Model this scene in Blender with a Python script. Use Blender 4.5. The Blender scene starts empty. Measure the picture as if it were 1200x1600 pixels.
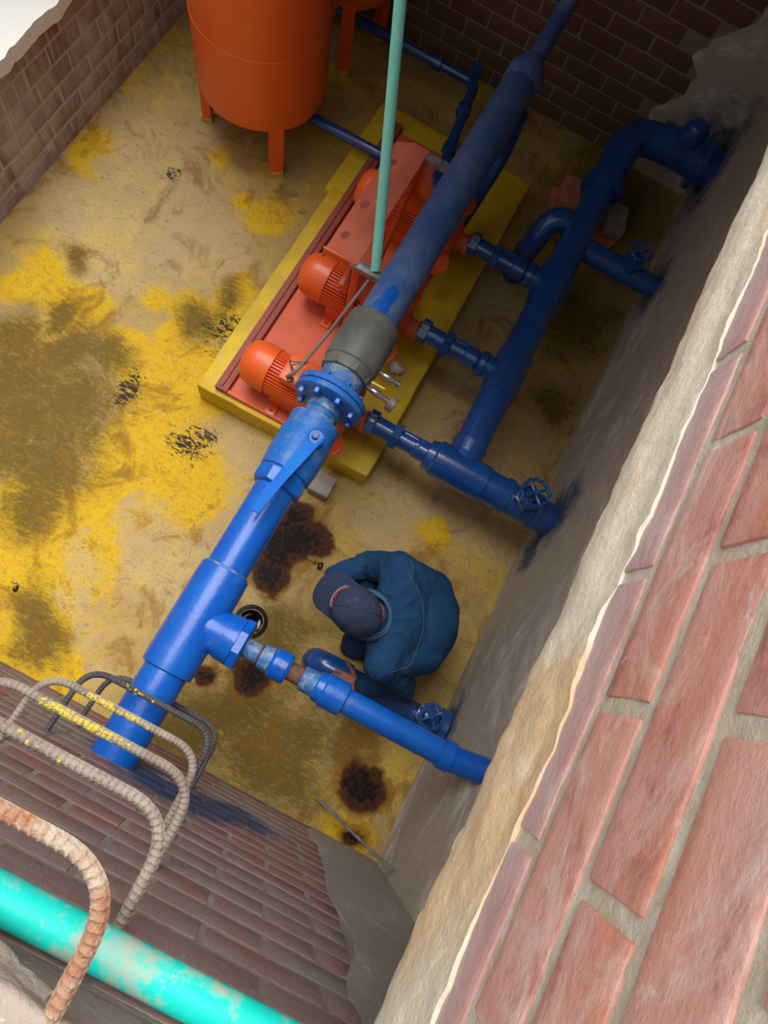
import bpy, bmesh, math, random
from mathutils import Vector, Matrix, noise
random.seed(7)
PI = math.pi
C = bpy.context.scene.collection
V = Vector

# ------------------------------------------------------------------ camera
cam_data = bpy.data.cameras.new('camera')
cam = bpy.data.objects.new('camera', cam_data); C.objects.link(cam)
cam_data.sensor_fit = 'VERTICAL'; cam_data.sensor_height = 36; cam_data.lens = 23.80
cam_data.clip_start = 0.05; cam_data.clip_end = 500
RX, RY, RZ = (0.87772874, 0.45245009, 0.15773769), (0.47888446, -0.83945142, -0.2568871), (0.01618454, 0.30101532, -0.95348195)
cam.matrix_world = Matrix(((RX[0], -RY[0], -RZ[0], 0), (RX[1], -RY[1], -RZ[1], 0), (RX[2], -RY[2], -RZ[2], 3.3), (0, 0, 0, 1)))
bpy.context.scene.camera = cam

# ------------------------------------------------------------------ world, light, exposure
world = bpy.data.worlds.new('overcast_sky'); bpy.context.scene.world = world
world.use_nodes = True
bg = world.node_tree.nodes['Background']
bg.inputs[0].default_value = (0.93, 0.97, 1.0, 1); bg.inputs[1].default_value = 0.68
sd = bpy.data.lights.new('hazy_sun', 'SUN'); sd.energy = 3.0; sd.angle = math.radians(45); sd.color = (1, 0.97, 0.92)
sun = bpy.data.objects.new('hazy_sun', sd); C.objects.link(sun)
sun.rotation_euler = V((0.13, -0.27, -1)).to_track_quat('-Z', 'Y').to_euler()
vs = bpy.context.scene.view_settings
vs.view_transform = 'Standard'; vs.look = 'None'; vs.gamma = 1; vs.use_curve_mapping = False
vs.exposure = 0.32

# ------------------------------------------------------------------ materials
def newmat(name):
    m = bpy.data.materials.new(name); m.use_nodes = True
    nt = m.node_tree
    return m, nt, nt.nodes['Principled BSDF']
def node(nt, typ, **kw):
    n = nt.nodes.new(typ)
    for k, v in kw.items():
        if k.startswith('i_'):
            key = k[2:]; key = int(key) if key.isdigit() else key
            n.inputs[key].default_value = v
        else: setattr(n, k, v)
    return n
def coords(nt, scale=(1, 1, 1), rot=(0, 0, 0), obj=False):
    mp = node(nt, 'ShaderNodeMapping'); mp.inputs['Scale'].default_value = scale; mp.inputs['Rotation'].default_value = rot
    if obj: t = node(nt, 'ShaderNodeTexCoord'); nt.links.new(t.outputs['Object'], mp.inputs[0])
    else: g = node(nt, 'ShaderNodeNewGeometry'); nt.links.new(g.outputs['Position'], mp.inputs[0])
    return mp.outputs[0]
def nz(nt, scale, detail=5, rough=.6, vec=None, lo=.4, hi=.6, dist=0):
    n = node(nt, 'ShaderNodeTexNoise'); n.inputs['Scale'].default_value = scale
    n.inputs['Detail'].default_value = detail; n.inputs['Roughness'].default_value = rough; n.inputs['Distortion'].default_value = dist
    nt.links.new(vec if vec else coords(nt), n.inputs['Vector'])
    mr = node(nt, 'ShaderNodeMapRange', interpolation_type='SMOOTHSTEP')
    mr.inputs['From Min'].default_value = lo; mr.inputs['From Max'].default_value = hi
    nt.links.new(n.outputs['Fac'], mr.inputs['Value'])
    return mr.outputs[0]
def mth(nt, op, a, b=0.0, c=None, clamp=False):
    n = node(nt, 'ShaderNodeMath', operation=op, use_clamp=clamp)
    for i, v in enumerate((a, b) if c is None else (a, b, c)):
        if isinstance(v, (int, float)): n.inputs[i].default_value = v
        else: nt.links.new(v, n.inputs[i])
    return n.outputs[0]
def mix(nt, a, b, f):
    n = node(nt, 'ShaderNodeMix', data_type='RGBA')
    for v, s in ((a, n.inputs['A']), (b, n.inputs['B'])):
        if isinstance(v, tuple): s.default_value = (*v, 1)
        else: nt.links.new(v, s)
    if isinstance(f, (int, float)): n.inputs['Factor'].default_value = f
    else: nt.links.new(f, n.inputs['Factor'])
    return n.outputs['Result']
def bump(nt, bs, h, strength=.3, dist=.01):
    b = node(nt, 'ShaderNodeBump'); b.inputs['Strength'].default_value = strength; b.inputs['Distance'].default_value = dist
    nt.links.new(h, b.inputs['Height']); nt.links.new(b.outputs[0], bs.inputs['Normal'])
def paint(name, base, var, dust=None, rough=.4, coat=0, metal=0, dust_lo=.55, dust_hi=.75, bs=.15, bscale=60, sc=6, spec=.5):
    m, nt, b = newmat(name)
    col = mix(nt, base, var, nz(nt, sc, 5, .6, lo=.35, hi=.65))
    fine = nz(nt, bscale, 3, .5, lo=.3, hi=.7)
    if dust:
        d = mth(nt, 'MULTIPLY', nz(nt, sc * 1.7, 8, .7, lo=dust_lo, hi=dust_hi), mth(nt, 'ADD', mth(nt, 'MULTIPLY', fine, .4), .6))
        col = mix(nt, col, dust, d)
    nt.links.new(col, b.inputs['Base Color'])
    b.inputs['Roughness'].default_value = rough; b.inputs['Metallic'].default_value = metal
    b.inputs['Coat Weight'].default_value = coat; b.inputs['Coat Roughness'].default_value = .12
    b.inputs['Specular IOR Level'].default_value = spec
    bump(nt, b, fine, bs, .002)
    return m
M = {}
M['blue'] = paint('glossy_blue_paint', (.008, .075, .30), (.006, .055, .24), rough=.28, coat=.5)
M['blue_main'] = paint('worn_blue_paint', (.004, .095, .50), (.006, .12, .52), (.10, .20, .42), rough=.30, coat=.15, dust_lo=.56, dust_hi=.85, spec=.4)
M['blue_valve'] = paint('dusty_valve_blue', (.010, .13, .52), (.02, .15, .50), (.15, .24, .42), rough=.45, dust_lo=.46, dust_hi=.72, sc=9, spec=.3)
M['lever_blue'] = paint('lever_blue_paint', (.006, .13, .60), (.012, .17, .62), (.12, .24, .45), rough=.6, spec=.15, dust_lo=.6, dust_hi=.8)
M['blue_dusty'] = paint('dusty_blue_paint', (.045, .12, .38), (.07, .15, .38), (.20, .26, .40), rough=.45, dust_lo=.42, dust_hi=.75, sc=4)
M['blue_flaky'] = paint('flaking_blue_paint', (.02, .13, .42), (.05, .18, .40), (.30, .33, .25), rough=.5, dust_lo=.48, dust_hi=.62, sc=16)
M['grey_metal'] = paint('dull_grey_coupling', (.15, .155, .14), (.11, .115, .105), (.24, .24, .22), rough=.5, sc=12)
M['orange'] = paint('orange_enamel', (.88, .13, .022), (.80, .105, .016), rough=.38, coat=.15, sc=3)
M['tank'] = paint('orange_tank_enamel', (.88, .15, .022), (.84, .125, .018), rough=.36, coat=.1, sc=2, bs=.05)
M['red_plate'] = paint('faded_red_plate_paint', (.74, .13, .05), (.64, .12, .055), (.40, .17, .13), rough=.6, sc=5)
M['red_dull'] = paint('dusty_red_edge_paint', (.36, .075, .05), (.30, .07, .05), (.42, .20, .16), rough=.65, sc=6)
M['beam'] = paint('primer_red_beam', (.62, .15, .08), (.55, .12, .07), (.60, .25, .18), rough=.55, sc=5)
M['rust'] = paint('rusty_nipple', (.10, .045, .03), (.18, .07, .04), (.25, .16, .12), rough=.7, sc=30)
M['teal'] = paint('teal_pole_paint', (.30, .95, .78), (.34, .97, .82), (.05, .34, .34), rough=.4, sc=7, dust_lo=.62, dust_hi=.75)
M['cyan'] = paint('turquoise_pipe', (.008, .76, .64), (.012, .70, .60), (.44, .52, .43), rough=.5, sc=7, dust_lo=.47, dust_hi=.58, spec=.3)
M['chrome'] = paint('plated_brass', (.65, .66, .62), (.55, .56, .5), rough=.25, metal=.9)
M['brass'] = paint('yellow_valve_lever', (.75, .50, .08), (.7, .45, .08), rough=.35)
M['gauge'] = paint('dirty_gauge_case', (.16, .10, .09), (.22, .17, .16), rough=.5, sc=20)
M['gauge_face'] = paint('clouded_gauge_glass', (.30, .27, .28), (.22, .20, .22), rough=.2, coat=.5, sc=20)
M['steel'] = paint('galvanised_bracket', (.34, .36, .38), (.22, .22, .24), (.45, .30, .22), rough=.4, metal=.5, sc=20)
M['black'] = paint('black_plastic', (.012, .012, .013), (.02, .018, .015), rough=.3, coat=.3)
M['water'] = paint('dark_sump_water', (.004, .004, .004), (.006, .005, .004), rough=.03, bs=.02)
M['cable'] = paint('grey_cable', (.22, .17, .15), (.28, .22, .19), rough=.6)
M['block'] = paint('concrete_block', (.40, .36, .32), (.32, .27, .24), (.15, .08, .06), rough=.9, sc=14, bs=.5)
M['pinkbrick'] = paint('loose_brick', (.70, .27, .16), (.60, .22, .14), (.6, .36, .28), rough=.9, sc=10, bs=.4)
M['navy'] = paint('navy_cap_cloth', (.030, .042, .085), (.038, .052, .10), (.10, .115, .17), rough=.85, bs=.5, bscale=300, sc=10, spec=.2)
M['brimcloth'] = paint('dark_brim_cloth', (.022, .030, .065), (.028, .036, .075), rough=.85, bs=.4, bscale=300, spec=.2)
M['denim'] = paint('blue_work_shirt', (.009, .045, .120), (.013, .060, .15), (.06, .12, .20), rough=.85, bs=.5, bscale=250, sc=7, spec=.2, dust_lo=.58, dust_hi=.8)
M['collar'] = paint('faded_collar_cloth', (.04, .10, .17), (.07, .15, .23), rough=.85, spec=.2)
M['seam'] = paint('stitching_thread', (.04, .09, .16), (.05, .11, .18), rough=.9, spec=.2)
M['trouser'] = paint('dark_trousers', (.012, .025, .06), (.016, .03, .07), rough=.9, bs=.5, spec=.2)
M['skin'] = paint('skin', (.33, .13, .08), (.28, .10, .065), rough=.5, sc=12)
M['hair'] = paint('black_hair', (.01, .008, .007), (.015, .012, .01), rough=.6)
M['shoe'] = paint('black_boot', (.015, .013, .012), (.03, .025, .02), rough=.5)
M['red_thread'] = paint('red_embroidery', (.55, .05, .04), (.6, .1, .08), rough=.8)
M['pale_thread'] = paint('pale_blue_embroidery', (.10, .20, .28), (.16, .26, .34), rough=.8)
M['white_foot'] = paint('yellow_foot_paint', (.75, .5, .03), (.6, .35, .05), rough=.6)
M['rebar'] = paint('dusty_rebar', (.42, .35, .29), (.30, .24, .20), (.16, .11, .09), rough=.8, sc=14, bs=.6, bscale=200, dust_lo=.55, dust_hi=.72)
M['rebar_dark'] = paint('dark_rebar', (.10, .10, .11), (.07, .06, .06), (.20, .17, .15), rough=.75, sc=14, bs=.6, bscale=200)
M['rebar_rust'] = paint('rusty_rebar', (.50, .36, .26), (.40, .17, .09), (.55, .48, .38), rough=.8, sc=18, bs=.6, bscale=200, dust_lo=.5, dust_hi=.62)
M['yellow_spot'] = paint('yellow_paint_drip', (.75, .58, .05), (.65, .5, .08), rough=.6)
M['line_blue'] = paint('dusty_rib_line', (.33, .36, .48), (.36, .36, .42), rough=.7)

# yellow plinth
m, nt, b = newmat('yellow_plinth_paint')
col = mix(nt, (.72, .49, .010), (.60, .40, .010), nz(nt, 5))
col = mix(nt, col, (.40, .36, .22), mth(nt, 'MULTIPLY', nz(nt, 22, 8, .75, lo=.55, hi=.66), .6))
col = mix(nt, col, (.06, .045, .02), mth(nt, 'MULTIPLY', nz(nt, 60, 5, .8, lo=.60, hi=.68), .7))
nt.links.new(col, b.inputs['Base Color']); b.inputs['Roughness'].default_value = .55
bump(nt, b, nz(nt, 70, 4, .6, lo=.3, hi=.7), .35, .003); M['plinth'] = m

# floor: worn yellow paint on concrete; the masks say where paint is thick, worn dark, filmed over or oil stained
m, nt, b = newmat('worn_yellow_floor')
at = node(nt, 'ShaderNodeAttribute', attribute_name='wear')
sep = node(nt, 'ShaderNodeSeparateColor'); nt.links.new(at.outputs['Color'], sep.inputs[0])
at2 = node(nt, 'ShaderNodeAttribute', attribute_name='stain')
n1 = nz(nt, 7, 9, .7, lo=.3, hi=.7, dist=.4); n2 = nz(nt, 40, 6, .75, lo=.35, hi=.65)
streak = nz(nt, 26, 7, .72, coords(nt, (1, 2.4, 1), (0, 0, .5)), lo=.3, hi=.7, dist=1.0)
def th(mask, noise_, amp, lo, hi):
    v = mth(nt, 'ADD', mask, mth(nt, 'MULTIPLY', mth(nt, 'SUBTRACT', noise_, .5), amp))
    r = node(nt, 'ShaderNodeMapRange', interpolation_type='SMOOTHSTEP'); r.inputs['From Min'].default_value = lo; r.inputs['From Max'].default_value = hi
    nt.links.new(v, r.inputs['Value']); return r.outputs[0]
col = mix(nt, (.47, .32, .10), (.40, .275, .11), n1)
col = mix(nt, col, (.58, .39, .06), nz(nt, 2.2, 8, .7, lo=.46, hi=.62))
col = mix(nt, col, (.27, .22, .16), mth(nt, 'MULTIPLY', nz(nt, 4, 8, .75, lo=.52, hi=.68), .5))
yel_edge = nz(nt, 3.5, 9, .74, lo=.3, hi=.7, dist=.8)
col = mix(nt, col, (.50, .375, .21), mth(nt, 'MULTIPLY', sep.outputs[2], mth(nt, 'ADD', .25, mth(nt, 'MULTIPLY', yel_edge, .6))))
yf = th(sep.outputs[0], yel_edge, .55, .30, .75)
col = mix(nt, col, (.66, .41, .006), mth(nt, 'MULTIPLY', yf, .92))
col = mix(nt, col, (.50, .28, .010), mth(nt, 'MULTIPLY', mth(nt, 'MULTIPLY', yf, nz(nt, 30, 8, .75, lo=.5, hi=.62)), .7))
col = mix(nt, col, (.135, .085, .012), mth(nt, 'MULTIPLY', mth(nt, 'ADD', mth(nt, 'MULTIPLY', th(sep.outputs[1], yel_edge, .5, .15, 1.0), .62), mth(nt, 'MULTIPLY', th(sep.outputs[1], streak, .9, .45, .95), .38)), .95))
spk = mth(nt, 'MULTIPLY', nz(nt, 75, 5, .8, lo=.60, hi=.66), nz(nt, 3.1, 4, .6, lo=.42, hi=.62))
col = mix(nt, col, (.07, .05, .02), mth(nt, 'MULTIPLY', spk, .75))
scr = mth(nt, 'MULTIPLY', nz(nt, 24, 9, .82, coords(nt, (1, 2.6, 1), (0, 0, 1.0)), lo=.555, hi=.59, dist=2.0), nz(nt, 2.3, 3, .6, lo=.36, hi=.54))
col = mix(nt, col, (.10, .09, .085), mth(nt, 'MULTIPLY', scr, .8))
scr2 = mth(nt, 'MULTIPLY', nz(nt, 34, 9, .8, coords(nt, (1, 3.2, 1), (0, 0, .35)), lo=.56, hi=.62, dist=2.5), nz(nt, 1.9, 3, .6, lo=.38, hi=.6))
col = mix(nt, col, (.17, .14, .11), mth(nt, 'MULTIPLY', scr2, .7))
sp = node(nt, 'ShaderNodeSeparateColor'); nt.links.new(at2.outputs['Color'], sp.inputs[0])
col = mix(nt, col, (.24, .11, .012), mth(nt, 'MULTIPLY', th(sp.outputs[0], yel_edge, .6, .02, .3), .75))
col = mix(nt, col, (.060, .016, .008), mth(nt, 'MULTIPLY', th(sp.outputs[0], n1, .5, .22, .55), .95))
col = mix(nt, col, (.008, .005, .004), th(sp.outputs[0], n2, .5, .60, 1.0))
col = mix(nt, col, (.035, .028, .02), th(sp.outputs[1], streak, 1.5, .80, .9))
col = mix(nt, col, (.075, .075, .08), mth(nt, 'MULTIPLY', th(sp.outputs[2], scr2, .9, .6, 1.0), .7))
nt.links.new(col, b.inputs['Base Color'])
ro = mth(nt, 'SUBTRACT', .62, mth(nt, 'MULTIPLY', sp.outputs[0], .10)); nt.links.new(ro, b.inputs['Roughness'])
b.inputs['Specular IOR Level'].default_value = .12
bump(nt, b, n2, .3, .002); M['floor'] = m

# masonry
def masonry(name, brick_a, brick_b, slurry, amt_lo, amt_hi, streaky, gain=1.0, vscale=(1, 1, .25), spots=(), drips=0):
    m, nt, b = newmat(name)
    oi = node(nt, 'ShaderNodeObjectInfo')
    col = mix(nt, brick_a, brick_b, oi.outputs['Random'])
    col = mix(nt, col, brick_a, nz(nt, 25, 6, .7, lo=.4, hi=.7))
    if slurry:
        f = mth(nt, 'MULTIPLY', nz(nt, streaky, 9, .72, coords(nt, vscale), lo=amt_lo, hi=amt_hi, dist=.6), gain)
        col = mix(nt, col, slurry, f)
        col = mix(nt, col, tuple(min(1, c * 1.7) for c in slurry), mth(nt, 'MULTIPLY', nz(nt, 30, 8, .8, coords(nt, (1, 1, .3)), lo=.60, hi=.66, dist=1.5), .5))
    if drips:
        col = mix(nt, col, (.62, .58, .54), mth(nt, 'MULTIPLY', mth(nt, 'MULTIPLY', nz(nt, 13, 7, .75, coords(nt, (1, 1, .07)), lo=.56, hi=.64, dist=.5), nz(nt, 2.5, 3, .5, lo=.4, hi=.6)), drips))
    for cx, cy, cz, r in spots:   # overspray left round a pipe when it was painted
        g = node(nt, 'ShaderNodeNewGeometry'); vd = node(nt, 'ShaderNodeVectorMath', operation='DISTANCE')
        nt.links.new(g.outputs['Position'], vd.inputs[0]); vd.inputs[1].default_value = (cx, cy, cz)
        f = mth(nt, 'SUBTRACT', 1.0, mth(nt, 'DIVIDE', vd.outputs['Value'], r))
        f = mth(nt, 'ADD', mth(nt, 'MULTIPLY', f, 1.6), mth(nt, 'MULTIPLY', mth(nt, 'SUBTRACT', nz(nt, 9, 7, .7, lo=.3, hi=.7), .5), .9), clamp=True)
        col = mix(nt, col, (.025, .06, .15), mth(nt, 'MULTIPLY', f, .85))
    nt.links.new(col, b.inputs['Base Color']); b.inputs['Roughness'].default_value = .85
    b.inputs['Specular IOR Level'].default_value = .3
    bump(nt, b, nz(nt, 55, 6, .7, lo=.25, hi=.75), .5, .004)
    return m
M['brick_left'] = masonry('smeared_brick_left', (.28, .165, .155), (.22, .135, .13), (.52, .46, .43), .32, .66, 5, .95, drips=.8)
M['joint_left'] = masonry('mortar_left', (.58, .52, .48), (.52, .46, .42), (.46, .40, .375), .45, .7, 5, drips=.75)
M['brick_front'] = masonry('smeared_brick_front', (.36, .165, .15), (.26, .13, .125), (.30, .26, .24), .34, .66, 4, 1.0, (.5, 1, .8), spots=((-.31, -.42, .72, .20), (-.20, -.42, .85, .19), (-.06, -.42, .80, .22), (.10, -.42, .62, .22)))
M['joint_front'] = masonry('mortar_front', (.46, .37, .31), (.40, .33, .28), (.28, .24, .22), .34, .6, 4, 1.0, (.5, 1, .8), spots=((-.31, -.42, .72, .20), (-.20, -.42, .85, .19), (-.06, -.42, .80, .22), (.10, -.42, .62, .22)))
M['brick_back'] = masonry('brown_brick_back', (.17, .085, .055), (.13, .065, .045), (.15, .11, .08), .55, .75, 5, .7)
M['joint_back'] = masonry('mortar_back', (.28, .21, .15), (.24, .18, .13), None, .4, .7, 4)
M['plaster'] = masonry('trowelled_cement', (.52, .46, .39), (.42, .36, .30), (.80, .75, .68), .47, .66, 3.5, .85, (1, .45, 1), spots=((.77, 1.32, .40, .24), (.77, 1.15, .22, .15), (.77, .24, .15, .18), (.77, 3.62, .44, .36), (.77, 2.8, .33, .2)))
M['plaster_band'] = masonry('pale_cement_band', (.36, .33, .30), (.32, .29, .265), (.50, .46, .42), .45, .70, 4, .7, (1, .45, 1))
M['rim_plaster'] = masonry('limewashed_rim', (.84, .76, .60), (.80, .73, .60), (.80, .52, .28), .48, .64, 5, .85, (1, .45, 1))
M['ledge'] = masonry('white_ledge', (.86, .85, .80), (.84, .83, .78), (.70, .68, .62), .58, .75, 6, .5, (1, 1, 1))
M['slab'] = masonry('concrete_slab', (.35, .31, .27), (.33, .30, .26), None, .5, .7, 4)
M['beige_mortar'] = masonry('beige_mortar', (.60, .51, .39), (.56, .48, .37), (.76, .70, .58), .45, .62, 22, .7, (1, .5, 1))
M['smear'] = masonry('mortar_lump', (.50, .42, .36), (.48, .40, .34), (.66, .60, .54), .45, .65, 12, .8, (1, 1, 1))
m, nt, b = newmat('red_rim_brick')
oi = node(nt, 'ShaderNodeObjectInfo')
v = coords(nt, (1, .6, 1.1))
col = mix(nt, (.66, .29, .25), (.72, .36, .29), oi.outputs['Random'])
col = mix(nt, col, (.70, .25, .13), mth(nt, 'MULTIPLY', nz(nt, 7, 6, .6, v, lo=.5, hi=.68), .7))
col = mix(nt, col, (.46, .15, .13), nz(nt, 13, 7, .7, v, lo=.5, hi=.7))
col = mix(nt, col, (.86, .64, .58), mth(nt, 'MULTIPLY', nz(nt, 8, 10, .75, v, lo=.46, hi=.68, dist=1.2), .75))
col = mix(nt, col, (.70, .60, .48), mth(nt, 'MULTIPLY', nz(nt, 10, 10, .8, lo=.59, hi=.64, dist=.8), .7))
col = mix(nt, col, (.86, .80, .74), mth(nt, 'MULTIPLY', nz(nt, 90, 6, .8, v, lo=.63, hi=.70), .6))
g = node(nt, 'ShaderNodeNewGeometry'); sx = node(nt, 'ShaderNodeSeparateXYZ'); nt.links.new(g.outputs['Position'], sx.inputs[0])
# the lowest course carries a grey-violet limewash
zz = mth(nt, 'SUBTRACT', sx.outputs[2], mth(nt, 'MULTIPLY', sx.outputs[1], .061))
low = node(nt, 'ShaderNodeMapRange'); low.inputs['From Min'].default_value = 2.635; low.inputs['From Max'].default_value = 2.56; nt.links.new(zz, low.inputs['Value'])
col = mix(nt, col, (.56, .42, .44), mth(nt, 'MULTIPLY', low.outputs[0], .8))
nt.links.new(col, b.inputs['Base Color']); b.inputs['Roughness'].default_value = .75
bump(nt, b, nz(nt, 60, 8, .7, v, lo=.25, hi=.75), .6, .003); M['rim_brick'] = m
M['overspray'] = paint('blue_overspray', (.05, .09, .17), (.07, .10, .16), (.14, .13, .12), rough=.7, sc=14, dust_lo=.45, dust_hi=.6)

# ------------------------------------------------------------------ mesh helpers
def obj(name, bm, m, parent=None, smooth=35):
    me = bpy.data.meshes.new(name)
    bmesh.ops.recalc_face_normals(bm, faces=bm.faces)
    bm.to_mesh(me); bm.free()
    if smooth:
        for p in me.polygons: p.use_smooth = True
        me.set_sharp_from_angle(angle=math.radians(smooth))
    me.materials.append(M[m] if isinstance(m, str) else m)
    o = bpy.data.objects.new(name, me); C.objects.link(o)
    if parent: o.parent = parent
    return o
def thing(name, label, cat, loc=(0, 0, 0), group=None):
    o = bpy.data.objects.new(name, None); C.objects.link(o); o.location = loc; o.empty_display_size = .05
    o['label'] = label; o['category'] = cat
    if group: o['group'] = group
    bpy.context.view_layer.update()
    return o
def tag(o, label, cat, group=None):
    o['label'] = label; o['category'] = cat
    if group: o['group'] = group
    return o
def struct(o, label=None, cat=None):
    o['kind'] = 'structure'
    if label: o['label'] = label
    if cat: o['category'] = cat
    return o
def dup(root, off, label=None):
    r = root.copy(); C.objects.link(r); r.location = root.location + V(off)
    if label: r['label'] = label
    for ch in list(root.children):
        c = ch.copy(); C.objects.link(c); c.parent = r
        for g_ in ch.children:
            d = g_.copy(); C.objects.link(d); d.parent = c
    return r
def box(bm, lo, hi, bev=0, rot=None, piv=None):
    r = bmesh.ops.create_cube(bm, size=1)
    vv = r['verts']
    lo, hi = V(lo), V(hi)
    for v in vv: v.co = V([(lo[i] + hi[i]) / 2 + v.co[i] * (hi[i] - lo[i]) for i in range(3)])
    if bev:
        es = list({e for v in vv for e in v.link_edges})
        rb = bmesh.ops.bevel(bm, geom=es, offset=bev, segments=2, affect='EDGES', profile=.5)
        vv = list({v for f in rb['faces'] for v in f.verts} | {v for v in vv if v.is_valid})
    if rot:
        p = V(piv) if piv else (lo + hi) / 2
        for v in vv: v.co = rot @ (v.co - p) + p
    return bm
def frame(d):
    d = V(d).normalized()
    a = V((0, 0, 1)) if abs(d.z) < .9 else V((1, 0, 0))
    u = d.cross(a).normalized(); return d, u, d.cross(u).normalized()
def rings(bm, rr, close=True, caps=True):
    prev = None; first = None
    for ring in rr:
        cur = [bm.verts.new(p) for p in ring]
        if prev:
            n = len(cur)
            for i in range(n): bm.faces.new((prev[i], prev[(i + 1) % n], cur[(i + 1) % n], cur[i]))
        else: first = cur
        prev = cur
    if caps: bm.faces.new(first[::-1]); bm.faces.new(prev)
    return bm
def lathe(bm, prof, origin, axis=(0, 0, 1), seg=24, phase=0, caps=True):
    d, u, w = frame(axis); o = V(origin)
    return rings(bm, [[o + d * t + (u * math.cos(2 * PI * i / seg + phase) + w * math.sin(2 * PI * i / seg + phase)) * max(r, 1e-5) for i in range(seg)] for t, r in prof], caps=caps)
def round_path(pts, rad, n=6):
    pts = [V(p) for p in pts]; out = [pts[0]]
    for i in range(1, len(pts) - 1):
        a, b_, c = pts[i - 1], pts[i], pts[i + 1]
        d1 = (a - b_); d2 = (c - b_); r = min(rad, d1.length * .49, d2.length * .49)
        p1 = b_ + d1.normalized() * r; p2 = b_ + d2.normalized() * r
        for k in range(n + 1):
            t = k / n; out.append(p1 * (1 - t) ** 2 + b_ * 2 * t * (1 - t) + p2 * t * t)
    out.append(pts[-1]); return out
def resample(pts, step):
    out = [pts[0]]; acc = 0
    for a, b_ in zip(pts, pts[1:]):
        L = (b_ - a).length; t = step - acc
        while t < L: out.append(a + (b_ - a) * (t / L)); t += step
        acc = L - (t - step)
    out.append(pts[-1]); return out
def tube(bm, pts, r, seg=16, rfun=None, caps=True):
    pts = [V(p) for p in pts]; n = len(pts); rr = []
    t0 = (pts[1] - pts[0]).normalized(); _, u, w = frame(t0); s = 0
    for i, p in enumerate(pts):
        t = (pts[min(i + 1, n - 1)] - pts[max(i - 1, 0)]).normalized()
        u = (u - t * u.dot(t)).normalized(); w = t.cross(u)
        if i: s += (p - pts[i - 1]).length
        ring = []
        for k in range(seg):
            a = 2 * PI * k / seg
            q = rfun(s, a) if rfun else (r[i] if isinstance(r, (list, tuple)) else r)
            ring.append(p + (u * math.cos(a) + w * math.sin(a)) * q)
        rr.append(ring)
    return rings(bm, rr, caps=caps)
def nb(): return bmesh.new()
def L(name, prof, origin, axis, m, parent, seg=24, phase=0):
    return obj(name, lathe(nb(), prof, origin, axis, seg, phase), m, parent)
def T(name, pts, r, m, parent, seg=16): return obj(name, tube(nb(), pts, r, seg), m, parent)
def cyl(r, a, b_, e=.004): return [(a, r - e), (a + e, r), (b_ - e, r), (b_, r - e)]

# ------------------------------------------------------------------ structure
XL, XR, YF, YB = -2.43, .77, -.42, 3.87
W1 = dict(  # paint wear masks: centre x, centre y, radius
yel=[(-1.123,1.152,.25),(-1.056,.632,.32),(-1.243,1.601,.16),(-1.467,1.107,.15),(-1.856,1.249,.15),(-2.121,1.254,.15),(-2.286,2.136,.13),(-1.157,-.002,.25),(-1.381,.08,.3),(-1.057,-.247,.25),(-1.724,2.407,.1),(-1.268,2.258,.12),(.298,1.043,.09),(-1.103,.272,.2),(-.94,1.614,.05),(.574,-.346,.1),(-.75,.75,.15),(-1.5,2.2,.08),(-1.2,1.72,.09),(-1.38,1.48,.12),(-1.55,1.45,.08),(-1.3,1.3,.12)],
olv=[(-1.597,.699,.33),(-1.529,.393,.35),(-1.572,1.042,.15),(-1.287,1.483,.16),(-1.254,1.686,.1),(-1.913,1.168,.12),(-1.977,1.487,.1),(.197,-.2,.3),(-.27,-.249,.3),(.51,2.635,.3),(.601,2.032,.2),(-1.825,.72,.3),(.34,3.586,.4),(-.137,.209,.2),(.45,.1,.2),(-1.45,.15,.2),(-1.1,-.2,.15),(-1.75,1.0,.2),(-.1,-.1,.25),(-2.0,.9,.2)],
film=[(-1.778,1.8,.3),(-2.128,1.78,.22),(-1.802,1.56,.18),(-1.46,1.88,.2),(-1.085,.141,.09),(-1.026,.002,.08),(-.928,-.146,.08),(-.8,-.24,.06),(-.884,.36,.15),(-.501,.359,.25),(.058,.966,.12),(.346,1.877,.3),(.085,2.266,.3),(.558,1.249,.2),(-.569,.838,.2),(-1.98,2.224,.3),(.139,1.248,.2),(.2,1.6,.25),(.5,1.6,.25)],
oil=[(-.286,.659,.13),(-.275,.50,.10),(-.29,.80,.08),(-.20,.72,.09),(.584,-.125,.085),(-.349,-.019,.04),(-.129,.047,.09),(.613,-.357,.04)],
blk=[(-.942,.854,.1),(-.893,.923,.06),(-1.91,2.144,.06),(-1.39,.988,.07),(-1.378,.913,.06),(-1.256,-.124,.025),(-.094,.637,.025),(-1.15,1.55,.1),(-1.05,1.4,.08)],
gry=[(.022,-.241,.09),(-1.8,2.0,.1),(-1.3,1.9,.1),(-.6,.45,.06),(-.7,1.0,.1)])
def mask(lst, x, y, k=1.0):
    s = 0
    for cx, cy, r in lst:
        d = math.hypot(x - cx, y - cy) / r
        if d < 1.6: s = max(s, min(1, max(0, 1.6 - d) * k))
    return s
bm = nb(); NX, NY = 108, 144
hole = V((-.255, .245)); HR = .058
grid = {}
for i in range(NX + 1):
    for j in range(NY + 1):
        x = XL - .05 + (XR - XL + .1) * i / NX; y = YF - .05 + (YB - YF + .1) * j / NY
        d = V((x, y)) - hole
        if .03 < d.length < .075: q = hole + d.normalized() * HR; x, y = q.x, q.y
        grid[i, j] = bm.verts.new((x, y, .004 * (noise.noise(V((x * 1.2, y * 1.2, 0))))- .002))
for i in range(NX):
    for j in range(NY):
        q = [grid[i, j], grid[i + 1, j], grid[i + 1, j + 1], grid[i, j + 1]]
        c = sum((v.co.xy for v in q), V((0, 0))) / 4
        if (c - hole).length < HR * .93: continue
        bm.faces.new(q)
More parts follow.
